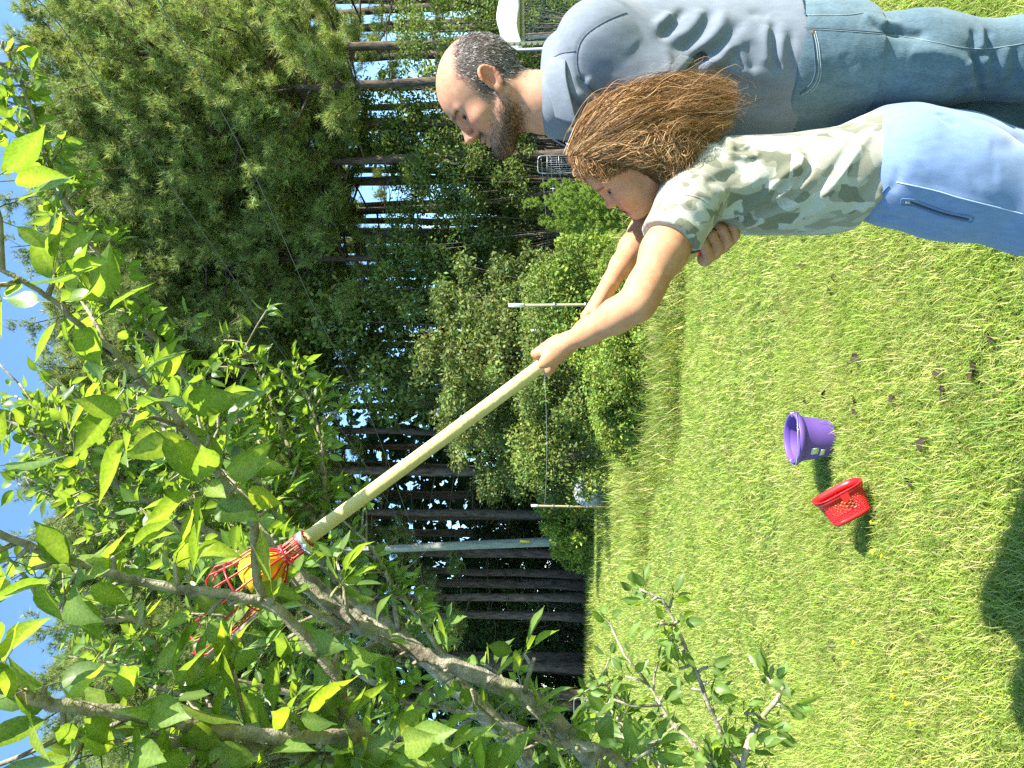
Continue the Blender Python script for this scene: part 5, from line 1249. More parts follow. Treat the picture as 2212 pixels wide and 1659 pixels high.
def c2(x, y): return (1097.2 + 0.2976 * x, 0.2976 * y)          # measured on an enlarged part of the photograph
def c3(x, y): return (1645.8 + 0.3307 * x, 0.3307 * y)
def build_man():
    yaw = math.radians(20); F_ = np.array([-math.cos(yaw), -math.sin(yaw), 0]); L_ = np.array([math.sin(yaw), -math.cos(yaw), 0])
    pel = at(1700, 172, 1.74); pel[2] = 0; root = empty('person', pel)
    tag(root, 'bearded man with cropped greying hair in a blue-grey polo shirt and faded jeans', 'person')
    w = lambda f, l, z, o=pel: o + F_ * f + L_ * l + np.array([0, 0, z])
    # --- head
    neck = ([(-0.044, 0, -0.012), (-0.092, 0, -0.105)], [0.060, 0.066])
    hf = head_field(False, neck)
    # beard gives the chin and jaw some body
    hf.ell((0.086, 0, 0.006), (0.023, 0.026, 0.020), 0.014); 
    for s in (1, -1): hf.cap((0.020, s * 0.052, 0.038), (0.080, s * 0.018, 0.006), 0.0175, 0.017, 0.016)
    V, F = hf.surface(1)
    x, y, z = V.T; ay = np.abs(y)
    col = np.repeat(SKIN_M[None], len(V), 0); r = np.random.default_rng(1); nz = r.normal(0, 1, len(V))
    red = np.exp(-(((x - 0.10) / 0.03) ** 2 + ((z - 0.085) / 0.03) ** 2)) + 0.9 * np.clip((z - 0.15) / 0.05, 0, 1) + 1.3 * (ay > 0.077) * (z < 0.14) * (z > 0.06) * np.exp(-((z - 0.108) / 0.03) ** 2)
    col = col * (1 + red[:, None] * np.array([0.10, -0.14, -0.20]))
    edge = np.interp(z, [0.05, 0.082, 0.123, 0.168, 0.205, 0.235], [0.020, 0.034, 0.022, 0.022, -0.015, -0.045])
    hair = 1 / (1 + np.exp((x - edge + 0.004 * nz) / 0.006)) * (1 / (1 + np.exp(-(z - 0.068 + 0.35 * np.clip(-x - 0.03, -0.03, 0.05)) / 0.006))); hair[(ay > 0.0785) & (np.abs(z - 0.098) < 0.04) & (x > -0.04) & (x < 0.02)] = 0
    thin = np.clip((z - 0.20) / 0.03, 0, 0.55)
    col = col * (1 - (hair * (0.93 - thin))[:, None]) + np.array([0.085, 0.070, 0.058]) * (hair * (0.93 - thin))[:, None]
    bl = np.interp(x, [0.0, 0.03, 0.06, 0.085, 0.12], [0.085, 0.075, 0.050, 0.044, 0.040])     # upper edge of the beard on the cheek
    beard = 1 / (1 + np.exp((z - bl + 0.003 * nz) / 0.005)) * (1 / (1 + np.exp(-(x - 0.005) / 0.008))) * (1 / (1 + np.exp(-(z + 0.018 + 0.2 * (x - 0.08)) / 0.006)))
    mous = np.exp(-((z - 0.0625) / 0.0065) ** 2) * (ay < 0.034) * (x > 0.076); mouthside = np.exp(-(((ay - 0.030) / 0.007) ** 2 + ((z - 0.05) / 0.016) ** 2)) * (x > 0.06)
    lip = (np.exp(-((z - 0.0535) / 0.0040) ** 2) + np.exp(-((z - 0.0405) / 0.0050) ** 2)) * (ay < 0.021) * (x > 0.086)
    beard = np.clip(beard + mous * 0.9 + mouthside * 0.8, 0, 1) * (1 - np.clip(lip, 0, 1)); beard *= np.clip(0.80 + 0.15 * nz, 0, 1) * np.clip(0.38 + 0.62 * np.clip((bl - 0.018 - z) / 0.018, 0, 1) + 0.6 * mous, 0, 1)
    bc = np.array([0.085, 0.052, 0.032]); col = col * (1 - 0.88 * beard[:, None]) + bc * (0.88 * beard[:, None])
    lp = np.clip(lip, 0, 1)[:, None] * 0.7; col = col * (1 - lp) + np.array([0.42, 0.17, 0.13]) * lp
    brow = np.exp(-((z - 0.1300 - 0.10 * (0.03 - ay)) / 0.0045) ** 2) * (ay > 0.008) * (ay < 0.052) * (x > 0.055); col = col * (1 - 0.62 * brow[:, None]) + np.array([0.13, 0.085, 0.055]) * 0.62 * brow[:, None]
    lash = np.exp(-((z - 0.1122) / 0.0022) ** 2) * (np.abs(ay - 0.036) < 0.016) * (x > 0.078); col = col * (1 - 0.75 * lash[:, None]) + 0.03 * 0.75 * lash[:, None]
    R_, T_ = head_frame((1011, 312), 1.665, math.radians(35), math.radians(-9), 0.985, (0.1245, 0, 0.078))
    VH = V @ R_.T + T_; NH = normals(V, F) @ (R_ / 0.985).T
    parts_V, parts_F, parts_C = [VH], [F], [col]; nv = len(VH)
    # --- near arm with the fist round the red grip, far arm behind
    sh = at(1290, 100, 1.61); el = at(1498, 262, 1.61); gp = at(1540, 510, 1.552); wr = at(1548, 462, 1.575)
    f = Field(np.minimum.reduce([sh, el, gp, wr]) - 0.12, np.maximum.reduce([sh, el, gp, wr]) + 0.12, 0.0030)
    f.chain([sh, sh * 0.5 + el * 0.5, el], [0.062, 0.060, 0.046], 0.02); f.chain([el, el * 0.65 + wr * 0.35, wr], [0.046, 0.047, 0.030], 0.02)
    pd = PDIR; cc = unit(-FWD - pd * np.dot(-FWD, pd)); uu = unit(np.cross(pd, cc)); uu = uu if uu[2] > 0 else -uu
    fist(f, gp, pd, cc, uu, 0.016, wr, 1.15, th0=-120, seq=(0, 58, 62, 58), along=(0.034, 0.012, -0.010, -0.031), rf=0.0101, thumb_seq=(160, 130, 70))
    V2, F2 = f.surface(2); c2_ = np.repeat(SKIN_M[None] * [1.0, 0.98, 0.96], len(V2), 0); parts_V.append(V2); parts_F.append(F2 + nv); parts_C.append(c2_); nv += len(V2)
    # --- the rest of the body, mostly under the clothes
    nb = T_ + R_ @ np.array((-0.09, 0, -0.08)); f = Field(w(0, 0, -0.02) - [0.6, 0.6, 0], w(0, 0, 1.65) + [0.6, 0.6, 0], 0.011)
    shR = w(0.02, -0.19, 1.40); chest = w(0, 0, 1.36); hip = w(0, 0, 0.92)
    hl, hr = at(1760, 140, 1.66), w(0.01, -0.10, 0.90); kl, kr = at(2215, 128, 1.64), w(0.04, -0.13, 0.48); al_, ar_ = w(-0.04, 0.11, 0.07), w(-0.02, -0.16, 0.07)
    f.chain([nb, chest, w(0, 0, 1.15), hip], [0.055, 0.085, 0.09, 0.10], 0.05); f.cap(chest + [0, 0, 0.03], sh, 0.06, 0.055, 0.03); f.cap(chest + [0, 0, 0.03], shR, 0.06, 0.055, 0.03)
    elR = w(0.20, -0.22, 1.16); f.chain([shR, elR, at(1560, 400, 1.86)], [0.05, 0.04, 0.03], 0.02)
    f.chain([hip, hl, kl, al_], [0.08, 0.065, 0.045, 0.035], 0.03); f.chain([hip, hr, kr, ar_], [0.08, 0.065, 0.045, 0.035], 0.03)
    V3, F3 = f.surface(1); parts_V.append(V3); parts_F.append(F3 + nv); parts_C.append(np.repeat(SKIN_M[None], len(V3), 0))
    body = add_world('body', make_mesh('man_body', np.vstack(parts_V), [np.vstack(parts_F)], M_SKIN, np.vstack(parts_C)), root)
    eyes(R_, T_, root, 1.0, look=(1, 0.5, 0.08))
    # teeth glimpsed between the lips
    g = Geo(); g.ell = None; th = np.array([[0.0895 - 0.25 * q * q * 30 * 0.03, q, zz] for zz in (0.0462, 0.0505) for q in np.linspace(-0.016, 0.016, 9)])
    add_world('teeth', make_mesh('teeth', th @ R_.T + T_, [[[i, i + 1, i + 10, i + 9] for i in range(8)]], M_TEETH), root)
    # --- cropped hair and beard as short strands
    r = np.random.default_rng(4)
    def fuzz(prob, n, length, width, flow, name, pal, lift=0.35):
        pr = prob / prob.sum(); idx = r.choice(len(V), n, p=pr); q0 = VH[idx] + NH[idx] * 0.0003; fl = unit((np.asarray(flow)[None] if np.ndim(flow) == 1 else flow[idx]) @ (R_ / 0.985).T + r.normal(0, 0.35, (n, 3)))
        fl = unit(fl - NH[idx] * (fl * NH[idx]).sum(1)[:, None]); d1 = unit(fl + NH[idx] * lift * r.uniform(0.4, 1.6, (n, 1))); L = length * r.uniform(0.6, 1.3, (n, 1))
        P = np.stack([q0, q0 + d1 * L * 0.5, q0 + d1 * L + fl * L * 0.15], 1); c = np.array(pal)[r.integers(len(pal), size=n)] * r.uniform(0.7, 1.3, (n, 1))
        strands(P, np.full(n, width) * r.uniform(0.7, 1.3, n), c, name, M_HAIR, root)
    pal = [(0.055, 0.045, 0.038)] * 5 + [(0.12, 0.095, 0.075)] * 3 + [(0.42, 0.40, 0.38)] * 3 + [(0.62, 0.60, 0.57)]
    fuzz(np.clip(hair - thin * 0.9 * hair, 0, 1) ** 2 + 1e-9, 9000, 0.0070, 0.00060, np.array((-0.5, 0, -0.75)), 'hair', pal)
    palb = [(0.060, 0.038, 0.024)] * 5 + [(0.15, 0.085, 0.045)] * 3 + [(0.33, 0.27, 0.20)]
    fuzz(beard ** 1.5 + 1e-9, 7000, 0.0050, 0.00050, np.array((0.45, 0, -0.8)), 'beard', palb, 0.35)
    fuzz(brow ** 2 + 1e-9, 420, 0.006, 0.0005, np.array((-0.3, 0.0, 0.25)), 'eyebrow', [(0.09, 0.06, 0.04), (0.20, 0.14, 0.09)], 0.3)
    # --- polo shirt
    f = Field(w(0, 0, 0.86) - [0.42, 0.42, 0], w(0, 0, 1.63) + [0.42, 0.42, 0], 0.0042)
    cx = lambda z, f_, l_=0.0: tuple(w(f_, l_, z)[:2])
    st = [(z, *cx(z, fo), a, b) for z, fo, a, b in ((0.88, -0.005, 0.158, 0.200), (0.96, -0.005, 0.158, 0.200), (1.06, 0.0, 0.156, 0.196), (1.18, 0.005, 0.152, 0.200), (1.30, 0.005, 0.146, 0.212), (1.38, 0.0, 0.132, 0.205), (1.44, -0.015, 0.108, 0.165), (1.50, -0.03, 0.082, 0.105), (1.545, -0.035, 0.066, 0.072))]
    f.loft(st, F_, L_, 0.0)
    nbase = w(0.02, 0, 1.50)
    nkf = T_ + R_ @ np.array((-0.075, 0, -0.055)); f.cap(w(0.045, 0, 1.36), nkf, 0.118, 0.074, 0.05); f.cap(w(0.05, -0.05, 1.40), nkf, 0.08, 0.07, 0.04); f.cap(w(-0.02, 0.0, 1.47), nkf, 0.07, 0.068, 0.03)
    f.cap(w(-0.035, 0.05, 1.455), sh + [0, 0, -0.005], 0.072, 0.090, 0.05); f.cap(w(-0.03, -0.05, 1.46), shR, 0.075, 0.080, 0.05)
    ax = unit(el - sh); hemL = sh + ax * 0.185
    f.cap(sh, sh + ax * 0.20, 0.089, 0.081, 0.035)
    f.cap(shR, shR + unit(elR - shR) * 0.2, 0.08, 0.075, 0.035)
    f.plane(at(1734, 130, 1.6), (0.05, 0.0, -1.0), 0.003)
    # cut the sleeve at its hem
    def hemcut(x, y, z):
        q = (x - hemL[0]) * ax[0] + (y - hemL[1]) * ax[1] + (z - hemL[2]) * ax[2]; px = np.sqrt((x - hemL[0]) ** 2 + (y - hemL[1]) ** 2 + (z - hemL[2]) ** 2)
        side = (x - pel[0]) * L_[0] + (y - pel[1]) * L_[1]
        return np.maximum(-q, np.maximum(px - 0.115, 0.165 - side))
    f.put(hemcut, hemL - 0.14, hemL + 0.14, 0.003, cut=True)
    V, F = f.surface(2); S = Surf(V, F)
    for px, a, wd in (([(860, 90), (700, 160), (560, 260), (505, 380), (510, 520), (560, 600), (650, 680), (740, 720)], -0.0022, 0.006), ([(490, 370), (380, 390), (280, 450)], -0.0015, 0.006),
                      ([(740, 720), (640, 690), (560, 620), (530, 540)], -0.008, 0.010), ([(720, 745), (600, 745), (480, 660)], 0.006, 0.011), ([(800, 740), (660, 790), (520, 770), (420, 690)], -0.007, 0.011), ([(690, 690), (610, 640), (570, 560)], 0.006, 0.011), ([(500, 850), (420, 760), (380, 640)], -0.005, 0.012), ([(560, 900), (480, 830), (430, 740)], 0.005, 0.012),
                      ([(1090, 285), (1170, 215), (1250, 110), (1290, 60)], -0.007, 0.013), ([(1150, 310), (1290, 240), (1370, 140), (1400, 60)], 0.006, 0.014), ([(1220, 360), (1350, 290), (1450, 160), (1480, 60)], -0.006, 0.014), ([(1290, 400), (1450, 300), (1540, 190), (1570, 70)], 0.007, 0.015), ([(1060, 200), (1120, 160), (1190, 100)], 0.009, 0.012),
                      ([(1320, 430), (1480, 380), (1600, 270), (1720, 130)], -0.007, 0.015), ([(1400, 480), (1540, 430), (1650, 340)], 0.008, 0.015), ([(1500, 540), (1580, 480), (1640, 350)], -0.008, 0.014), ([(1640, 340), (1670, 420), (1700, 520)], -0.007, 0.012), ([(1720, 300), (1770, 420), (1780, 520)], -0.006, 0.014),
                      ([(1930, 150), (1925, 300), (1935, 430), (1985, 520)], -0.010, 0.011), ([(1880, 180), (1880, 330), (1890, 480)], 0.008, 0.014), ([(2060, 200), (2050, 420), (2060, 560)], -0.006, 0.012), ([(1990, 240), (1985, 400), (2000, 540)], 0.006, 0.014), ([(1560, 560), (1700, 620), (1900, 640)], -0.006, 0.018), ([(1540, 700), (1700, 760), (1980, 760)], -0.006, 0.020), ([(1600, 850), (1800, 860), (2000, 880)], 0.005, 0.022), ([(1750, 560), (1900, 560), (2080, 640)], 0.005, 0.018),
                      ([(1760, 110), (1820, 90), (1900, 120)], -0.005, 0.014), ([(900, 330), (980, 420), (1000, 560)], -0.003, 0.03), ([(1130, 330), (1170, 440), (1150, 560)], 0.003, 0.012)):
        S.fold([c2(*q) for q in px], a * 1.0, wd * 0.88)
    S.noise(0.0022, 5.0, 3, (1, 1, 0.6)); S.noise(0.0008, 13.0, 23, (1, 1, 0.5)); S.apply(1)
    shirt = add_world('polo_shirt', make_mesh('polo_shirt', S.V, [S.F], M_POLO), root)
    for px in ([(860, 90), (700, 160), (560, 260), (505, 380), (510, 520), (560, 600), (650, 680), (735, 715)], [(490, 370), (380, 390), (280, 450)]):
        seam(shirt, S, [c2(*q) for q in px], 'seam', M_POLOSEAM, 0.0016, 0.0)
    # sleeve hem: folded band round the opening
    u0 = unit(np.cross(ax, [0, 0, 1])); v0 = np.cross(ax, u0); g = Geo(); n = 48
    for q in range(1):
        rows = []
        for t_, rr in ((-0.026, 0.0), (-0.012, 0.0022), (0.001, 0.0028), (0.003, -0.004), (-0.012, -0.010)):
            ring = []
            for a in np.arange(n) * 2 * math.pi / n:
                d_ = u0 * math.cos(a) + v0 * math.sin(a); o_ = hemL + ax * (min(t_, 0.0) - 0.004); hh = S.bvh.ray_cast(Vector(o_ + d_ * 0.20), Vector(-d_), 0.19)
                rad = 0.20 - hh[3] if hh[0] is not None else 0.085
                rad = min(rad, 0.096); ring.append(hemL + ax * t_ + d_ * (rad + rr))
            rows.append(ring)
        R2 = np.array(rows); R2 = (R2 + np.roll(R2, 1, 1) + np.roll(R2, -1, 1)) / 3
        m = len(rows); g.put(R2.reshape(-1, 3), None, [[i * n + j, i * n + (j + 1) % n, (i + 1) * n + (j + 1) % n, (i + 1) * n + j] for i in range(m - 1) for j in range(n)])
    add('sleeve_hem', g.mesh('sleeve_hem', M_POLO, cols=False), shirt)
    # collar: a folded band round the neck, open at the throat with two points
    nk0 = T_ + R_ @ np.array((-0.042, 0, 0.004)); nk1 = T_ + R_ @ np.array((-0.088, 0, -0.075)); na = unit(nk1 - nk0); fr = unit(F_ - na * np.dot(F_, na)); lf = np.cross(na, fr); lf = lf if np.dot(lf, L_) > 0 else -lf
    g = Geo(); n = 56; A0 = math.radians(26); rows = []
    for t_, rad, drop in ((0.014, 0.066, 0), (0.004, 0.0675, 0), (-0.002, 0.071, 0), (0.002, 0.0775, 0), (0.022, 0.087, 1), (0.044, 0.098, 2)):
        ring = []
        for i in range(n):
            a = A0 + (2 * math.pi - 2 * A0) * i / (n - 1); front = math.cos(a)
            fall = 0.020 * max(0, front) ** 1.5 + 0.007 * math.cos(a); ext = (0.016 * max(0, front) ** 3 if drop == 2 else 0.0)
            wob = 0.0025 * math.sin(3 * a + 1) * drop
            ring.append(nk0 + na * (t_ + 0.018 + fall + ext) + (fr * math.cos(a) * 1.06 + lf * math.sin(a)) * (rad + wob + (0.004 * max(0, front) if drop else 0)))
        rows.append(ring)
    m = len(rows); R2 = np.array(rows); g.put(R2.reshape(-1, 3), None, [[i * n + j, i * n + j + 1, (i + 1) * n + j + 1, (i + 1) * n + j] for i in range(m - 1) for j in range(n - 1)])
    o = add('collar', g.mesh('collar', M_POLO, cols=False), shirt); sd = o.modifiers.new('thick', 'SOLIDIFY'); sd.thickness = 0.0028; sd.offset = 1; ss = o.modifiers.new('sub', 'SUBSURF'); ss.levels = 1; ss.render_levels = 1
    q, nn = S.hit(1234, 277)
    if q is not None:
        nn = nn if np.dot(nn, q - EYE) < 0 else -nn; e1 = unit(np.cross(nn, [0, 0, 1])); e2 = np.cross(nn, e1); G2 = Geo(); G2.lathe([(0.0005, 0.0012), (0.003, 0.001), (0.0045, 0.002), (0.0055, 0.0018), (0.006, 0.0), (0.005, -0.001)], 20)
        add('button', make_mesh('button', G2.v[0] @ np.stack([e1, e2, nn]) + q + nn * 0.0015, [G2.f4[0]], M_BUTTON), shirt)
        pk = [c2(430, 1030), c2(500, 900), c2(560, 830)]
    # --- jeans
    f = Field(w(0, 0, 0.03) - [0.36, 0.36, 0], w(0, 0, 1.03) + [0.36, 0.36, 0], 0.0046)
    f.loft([(0.84, *cx(0.84, -0.005), 0.135, 0.170), (0.92, *cx(0.92, -0.008), 0.142, 0.180), (0.99, *cx(1.0, -0.004), 0.138, 0.172)], F_, L_, 0.0)
    f.chain([hl + [0, 0, 0.03], hl * 0.5 + kl * 0.5, kl, kl * 0.5 + al_ * 0.5, al_ + [0, 0, -0.02]], [0.118, 0.096, 0.077, 0.076, 0.082], 0.05)
    f.chain([hr + [0, 0, 0.03], hr * 0.5 + kr * 0.5, kr, kr * 0.5 + ar_ * 0.5, ar_ + [0, 0, -0.02]], [0.115, 0.096, 0.078, 0.076, 0.082], 0.03)
    f.plane((0, 0, 0.05), (0, 0, -1), 0.003)
    V, F = f.surface(2); S = Surf(V, F)
    for px, a, wd in (([(690, 110), (820, 195), (1000, 225), (1080, 215)], -0.010, 0.012), ([(660, 90), (760, 150), (930, 165)], 0.006, 0.012), ([(950, 350), (1120, 345), (1280, 390), (1370, 440)], 0.007, 0.016), ([(960, 400), (1100, 410), (1240, 470)], -0.005, 0.02),
                      ([(1380, 330), (1395, 430), (1425, 540), (1430, 620)], -0.012, 0.011), ([(1330, 390), (1360, 480), (1390, 590)], 0.009, 0.014), ([(1460, 350), (1470, 470), (1440, 600)], 0.009, 0.014), ([(1520, 320), (1500, 440), (1480, 560)], -0.008, 0.012), ([(1380, 190), (1390, 260), (1360, 330)], -0.006, 0.010), ([(1480, 190), (1480, 260), (1500, 330)], -0.006, 0.010), ([(1430, 180), (1435, 270), (1430, 330)], 0.005, 0.010),
                      ([(1600, 300), (1590, 420), (1560, 540)], 0.006, 0.014), ([(1640, 310), (1660, 430), (1640, 560)], -0.006, 0.012), ([(500, 440), (520, 560), (510, 700)], -0.004, 0.014), ([(600, 420), (640, 560), (640, 680)], 0.004, 0.018), ([(1250, 590), (1330, 520), (1390, 500)], -0.007, 0.013), ([(420, 820), (560, 740), (760, 690)], -0.005, 0.02), ([(1000, 480), (1180, 560), (1300, 600)], -0.004, 0.02)):
        S.fold([c3(*q) for q in px], a * 1.15, wd * 0.9)
    S.noise(0.0022, 5.0, 8, (1, 1, 0.5)); S.noise(0.0009, 13.0, 28, (1, 1, 1.6)); S.apply(1)
    jeans = add_world('jeans', make_mesh('jeans', S.V, [S.F], M_JEANS), root)
    for px, nm, mt, rr in (([(255, 190), (420, 195), (700, 215), (860, 232), (1000, 252), (1150, 280), (1300, 310), (1480, 318), (1712, 285)], 'side_seam', M_JEANSEAM, 0.0009), ([(255, 183), (420, 188), (700, 207), (860, 224)], 'side_seam', M_JEANDARK, 0.0014),
                           ([(318, 200), (335, 280), (345, 380), (350, 460), (330, 530), (290, 580), (250, 612)], 'pocket_edge', M_JEANDARK, 0.0022), ([(336, 200), (356, 290), (366, 380), (370, 470), (348, 545), (300, 598), (255, 622)], 'pocket_stitch', M_JEANSEAM, 0.0010), ([(350, 205), (370, 290), (380, 385), (384, 478), (360, 556), (312, 608)], 'pocket_stitch', M_JEANSEAM, 0.0010),
                           ([(262, 40), (276, 95), (290, 105)], 'belt_loop', M_JEANDARK, 0.003), ([(300, 100), (420, 100), (560, 98), (660, 85)], 'back_pocket_edge', M_JEANSEAM, 0.0012)):
        seam(jeans, S, [c3(*q) for q in px], nm, mt, rr)
    q, nn = S.hit(*c3(332, 210))
    if q is not None:
        nn = nn if np.dot(nn, q - EYE) < 0 else -nn; e1 = unit(np.cross(nn, [0, 0, 1])); e2 = np.cross(nn, e1); G2 = Geo(); G2.lathe([(0.0005, 0.0018), (0.003, 0.0015), (0.0045, 0.0)], 14)
        add('rivet', make_mesh('rivet', G2.v[0] @ np.stack([e1, e2, nn]) + q, [G2.f4[0]], M_COPPER), jeans)
    for foot in (al_, ar_):
        f = Field(foot - [0.34, 0.2, 0.12], foot + [0.16, 0.2, 0.12], 0.007); b_ = np.array([foot[0], foot[1], 0.045]); f.chain([b_ - F_ * 0.06, b_ + F_ * 0.07, b_ + F_ * 0.17 + [0, 0, -0.012]], [0.044, 0.044, 0.034], 0.03); f.plane((0, 0, 0.004), (0, 0, -1), 0.003)
        V, F = f.surface(1); add_world('shoe', make_mesh('shoe', V, [F], M_SHOE), root)
    return root
MAN = build_man()
# ------------------------------------------------------------------ the girl
SKIN_G = np.array([0.50, 0.250, 0.132])
def camo_mat():
    m, nt, b, o = nodes_of('camo_cotton')
    def layer(scale, seed, lo, hi):
        tc = nt.nodes.new('ShaderNodeTexCoord'); mp = nt.nodes.new('ShaderNodeMapping'); mp.inputs['Location'].default_value = (seed, seed * 1.7, seed * 0.6); mp.inputs['Scale'].default_value = (1, 1, 0.75)
        t = nt.nodes.new('ShaderNodeTexNoise'); t.inputs['Scale'].default_value = scale; t.inputs['Detail'].default_value = 1.2; t.inputs['Roughness'].default_value = 0.4; t.inputs['Distortion'].default_value = 0.5
        nt.links.new(tc.outputs['Object'], mp.inputs[0]); nt.links.new(mp.outputs[0], t.inputs['Vector']); return ramp(nt, t.outputs[0], [(lo, (0, 0, 0)), (hi, (1, 1, 1))])
    c = mix_rgb(nt, layer(19, 3.1, 0.50, 0.515), (0.36, 0.34, 0.265), (0.265, 0.25, 0.18))
    c = mix_rgb(nt, layer(22, 7.7, 0.545, 0.56), c, (0.165, 0.165, 0.11))
    c = mix_rgb(nt, layer(24, 12.3, 0.575, 0.59), c, (0.41, 0.405, 0.335))
    t = tex_noise(nt, 600, 2, stretch=(1, 1, 0.4)); k = ramp(nt, t.outputs[0], [(0.3, (0.88,) * 3), (0.7, (1.1,) * 3)])
    nt.links.new(mix_rgb(nt, 1.0, c, k, 'MULTIPLY'), b.inputs['Base Color']); b.inputs['Roughness'].default_value = 0.85; set_in(b, 'Specular IOR Level', 0.2); set_in(b, 'Sheen Weight', 0.2)
    bump(nt, b, t.outputs[0], 0.15, 0.0015); return m
M_CAMO = camo_mat()
M_HAIRMASS = attr_mat('hair_mass', 0.85, 0.1, var=0.3, scale=60)
M_SWEAT = knit_mat('blue_fleece', (0.15, 0.225, 0.37), 0.10)
M_SWEATDARK = knit_mat('blue_fleece_seam', (0.09, 0.15, 0.30), 0.1)
M_SWEATPALE = plain('pale_seam', (0.38, 0.47, 0.62), 0.8, 0.2, var=0.2, scale=300)
M_ZIP = plain('zip_teeth', (0.03, 0.04, 0.06), 0.5, 0.4)
M_ZIPPULL = plain('zip_pull', (0.45, 0.47, 0.5), 0.35, 0.5, 0.7)
def c4(x, y): return (1152.1 + 0.2315 * x, 164.6 + 0.2315 * y)
def build_girl():
    yaw = math.radians(-8); F_ = np.array([-math.cos(yaw), -math.sin(yaw), 0]); L_ = np.array([math.sin(yaw), -math.cos(yaw), 0])
    pel = at(1900, 350, 1.56); pel[2] = 0; root = empty('person', pel)
    tag(root, 'girl with long wavy brown hair in a pale camouflage shirt and light blue sweatpants', 'person')
    dC = 1.56
    def sp(X, Y, d=dC): return at(X, Y, d)
    # --- head
    neck = ([(-0.048, 0, 0.010), (-0.105, 0, -0.055)], [0.046, 0.056])
    V, F = head_field(True, neck).surface(2)
    x, y, z = V.T; ay = np.abs(y); col = np.repeat(SKIN_G[None], len(V), 0)
    red = 0.8 * np.exp(-(((x - 0.085) / 0.03) ** 2 + ((z - 0.078) / 0.025) ** 2 + ((ay - 0.035) / 0.03) ** 2)) + 0.5 * np.exp(-(((x - 0.10) / 0.02) ** 2 + ((z - 0.085) / 0.02) ** 2))
    col = col * (1 + red[:, None] * np.array([0.06, -0.12, -0.16]))
    lip = (np.exp(-((z - 0.0540) / 0.0046) ** 2) + np.exp(-((z - 0.0405) / 0.0060) ** 2)) * (ay < 0.0235) * (x > 0.070); lp = np.clip(lip * 1.3, 0, 1)[:, None] * 0.85
    col = col * (1 - lp) + np.array([0.40, 0.105, 0.10]) * lp
    brow = np.exp(-((z - 0.1290 - 0.12 * (0.03 - ay)) / 0.0040) ** 2) * (ay > 0.012) * (ay < 0.050) * (x > 0.05); col = col * (1 - 0.8 * brow[:, None]) + np.array([0.11, 0.055, 0.028]) * 0.8 * brow[:, None]
    lash = np.exp(-((z - 0.1122) / 0.0028) ** 2) * (np.abs(ay - 0.037) < 0.017) * (x > 0.076); col = col * (1 - 0.85 * lash[:, None]) + 0.03 * 0.85 * lash[:, None]
    scalp = 1 / (1 + np.exp((x - np.interp(z, [0.05, 0.12, 0.17, 0.2], [-0.02, 0.012, 0.045, 0.05])) / 0.006)) * (z > 0.05); col = col * (1 - 0.9 * scalp[:, None]) + np.array([0.09, 0.052, 0.028]) * 0.9 * scalp[:, None]
    for mx_, mz_ in ((0.030, 0.062), (0.046, 0.078)):
        ml = np.exp(-(((x - mx_) / 0.0016) ** 2 + ((z - mz_) / 0.0016) ** 2)) * (y > 0); col = col * (1 - 0.7 * ml[:, None]) + 0.06 * 0.7 * ml[:, None]
    R_, T_ = head_frame((1311, 449), 1.535, math.radians(42), math.radians(-17), 0.865, (0.1135, 0, 0.085), 0.0)
    VH = V @ R_.T + T_; parts_V, parts_F, parts_C = [VH], [F], [col]; nv = len(VH)
    # --- arms
    shL, elL, wrL = at(1490, 436, 1.44), at(1376, 657, 1.375), at(1232, 738, 1.455); t_ = (1545 - 1182) / 890.0; grip = PA * (1 - t_) + PB * t_
    pd = PDIR; cc = unit(-FWD - pd * np.dot(-FWD, pd)); uu = unit(np.cross(pd, cc)); uu = uu if uu[2] > 0 else -uu
    f = Field(np.minimum.reduce([shL, elL, grip]) - 0.10, np.maximum.reduce([shL, elL, grip]) + 0.10, 0.0026)
    f.chain([shL, shL * 0.5 + elL * 0.5, shL * 0.15 + elL * 0.85, elL, elL * 0.7 + wrL * 0.3, elL * 0.3 + wrL * 0.7, wrL], [0.046, 0.0415, 0.0325, 0.0300, 0.0300, 0.0235, 0.0185], 0.022)
    fist(f, grip + pd * 0.004, pd, cc, uu, 0.0145, wrL, 0.92, th0=48, seq=(0, 62, 72, 60), rf=0.0094, thumb_seq=(-15, -50, -95))
    f.ell(grip * 0.55 + wrL * 0.45 + cc * 0.016, (0.030, 0.020, 0.015), 0.012, np.array([unit(grip - wrL), unit(np.cross(cc, unit(grip - wrL))), cc]))
    V2, F2 = f.surface(2); ext = np.repeat(SKIN_G[None], len(V2), 0); parts_V.append(V2); parts_F.append(F2 + nv); parts_C.append(ext); nv += len(V2)
    shR, elR, wrR = at(1462, 405, 1.70), at(1392, 500, 1.62), at(1320, 606, 1.55); t2 = (1545 - 1290) / 890.0; grip2 = PA * (1 - t2) + PB * t2
    f = Field(np.minimum.reduce([shR, elR, grip2]) - 0.10, np.maximum.reduce([shR, elR, grip2]) + 0.10, 0.0028)
    f.chain([shR, elR, elR * 0.65 + wrR * 0.35, elR * 0.3 + wrR * 0.7, wrR], [0.040, 0.033, 0.030, 0.023, 0.0185], 0.014)
    fist(f, grip2, pd, cc, uu, 0.0145, wrR, 0.90, th0=118, seq=(0, 60, 66, 60), rf=0.0094, thumb_seq=(60, 10, -40))
    V2, F2 = f.surface(2); parts_V.append(V2); parts_F.append(F2 + nv); parts_C.append(np.repeat(SKIN_G[None], len(V2), 0)); nv += len(V2)
    nb = T_ + R_ @ np.array((-0.10, 0, -0.05)); chest = sp(1540, 392); hip = sp(1905, 352)
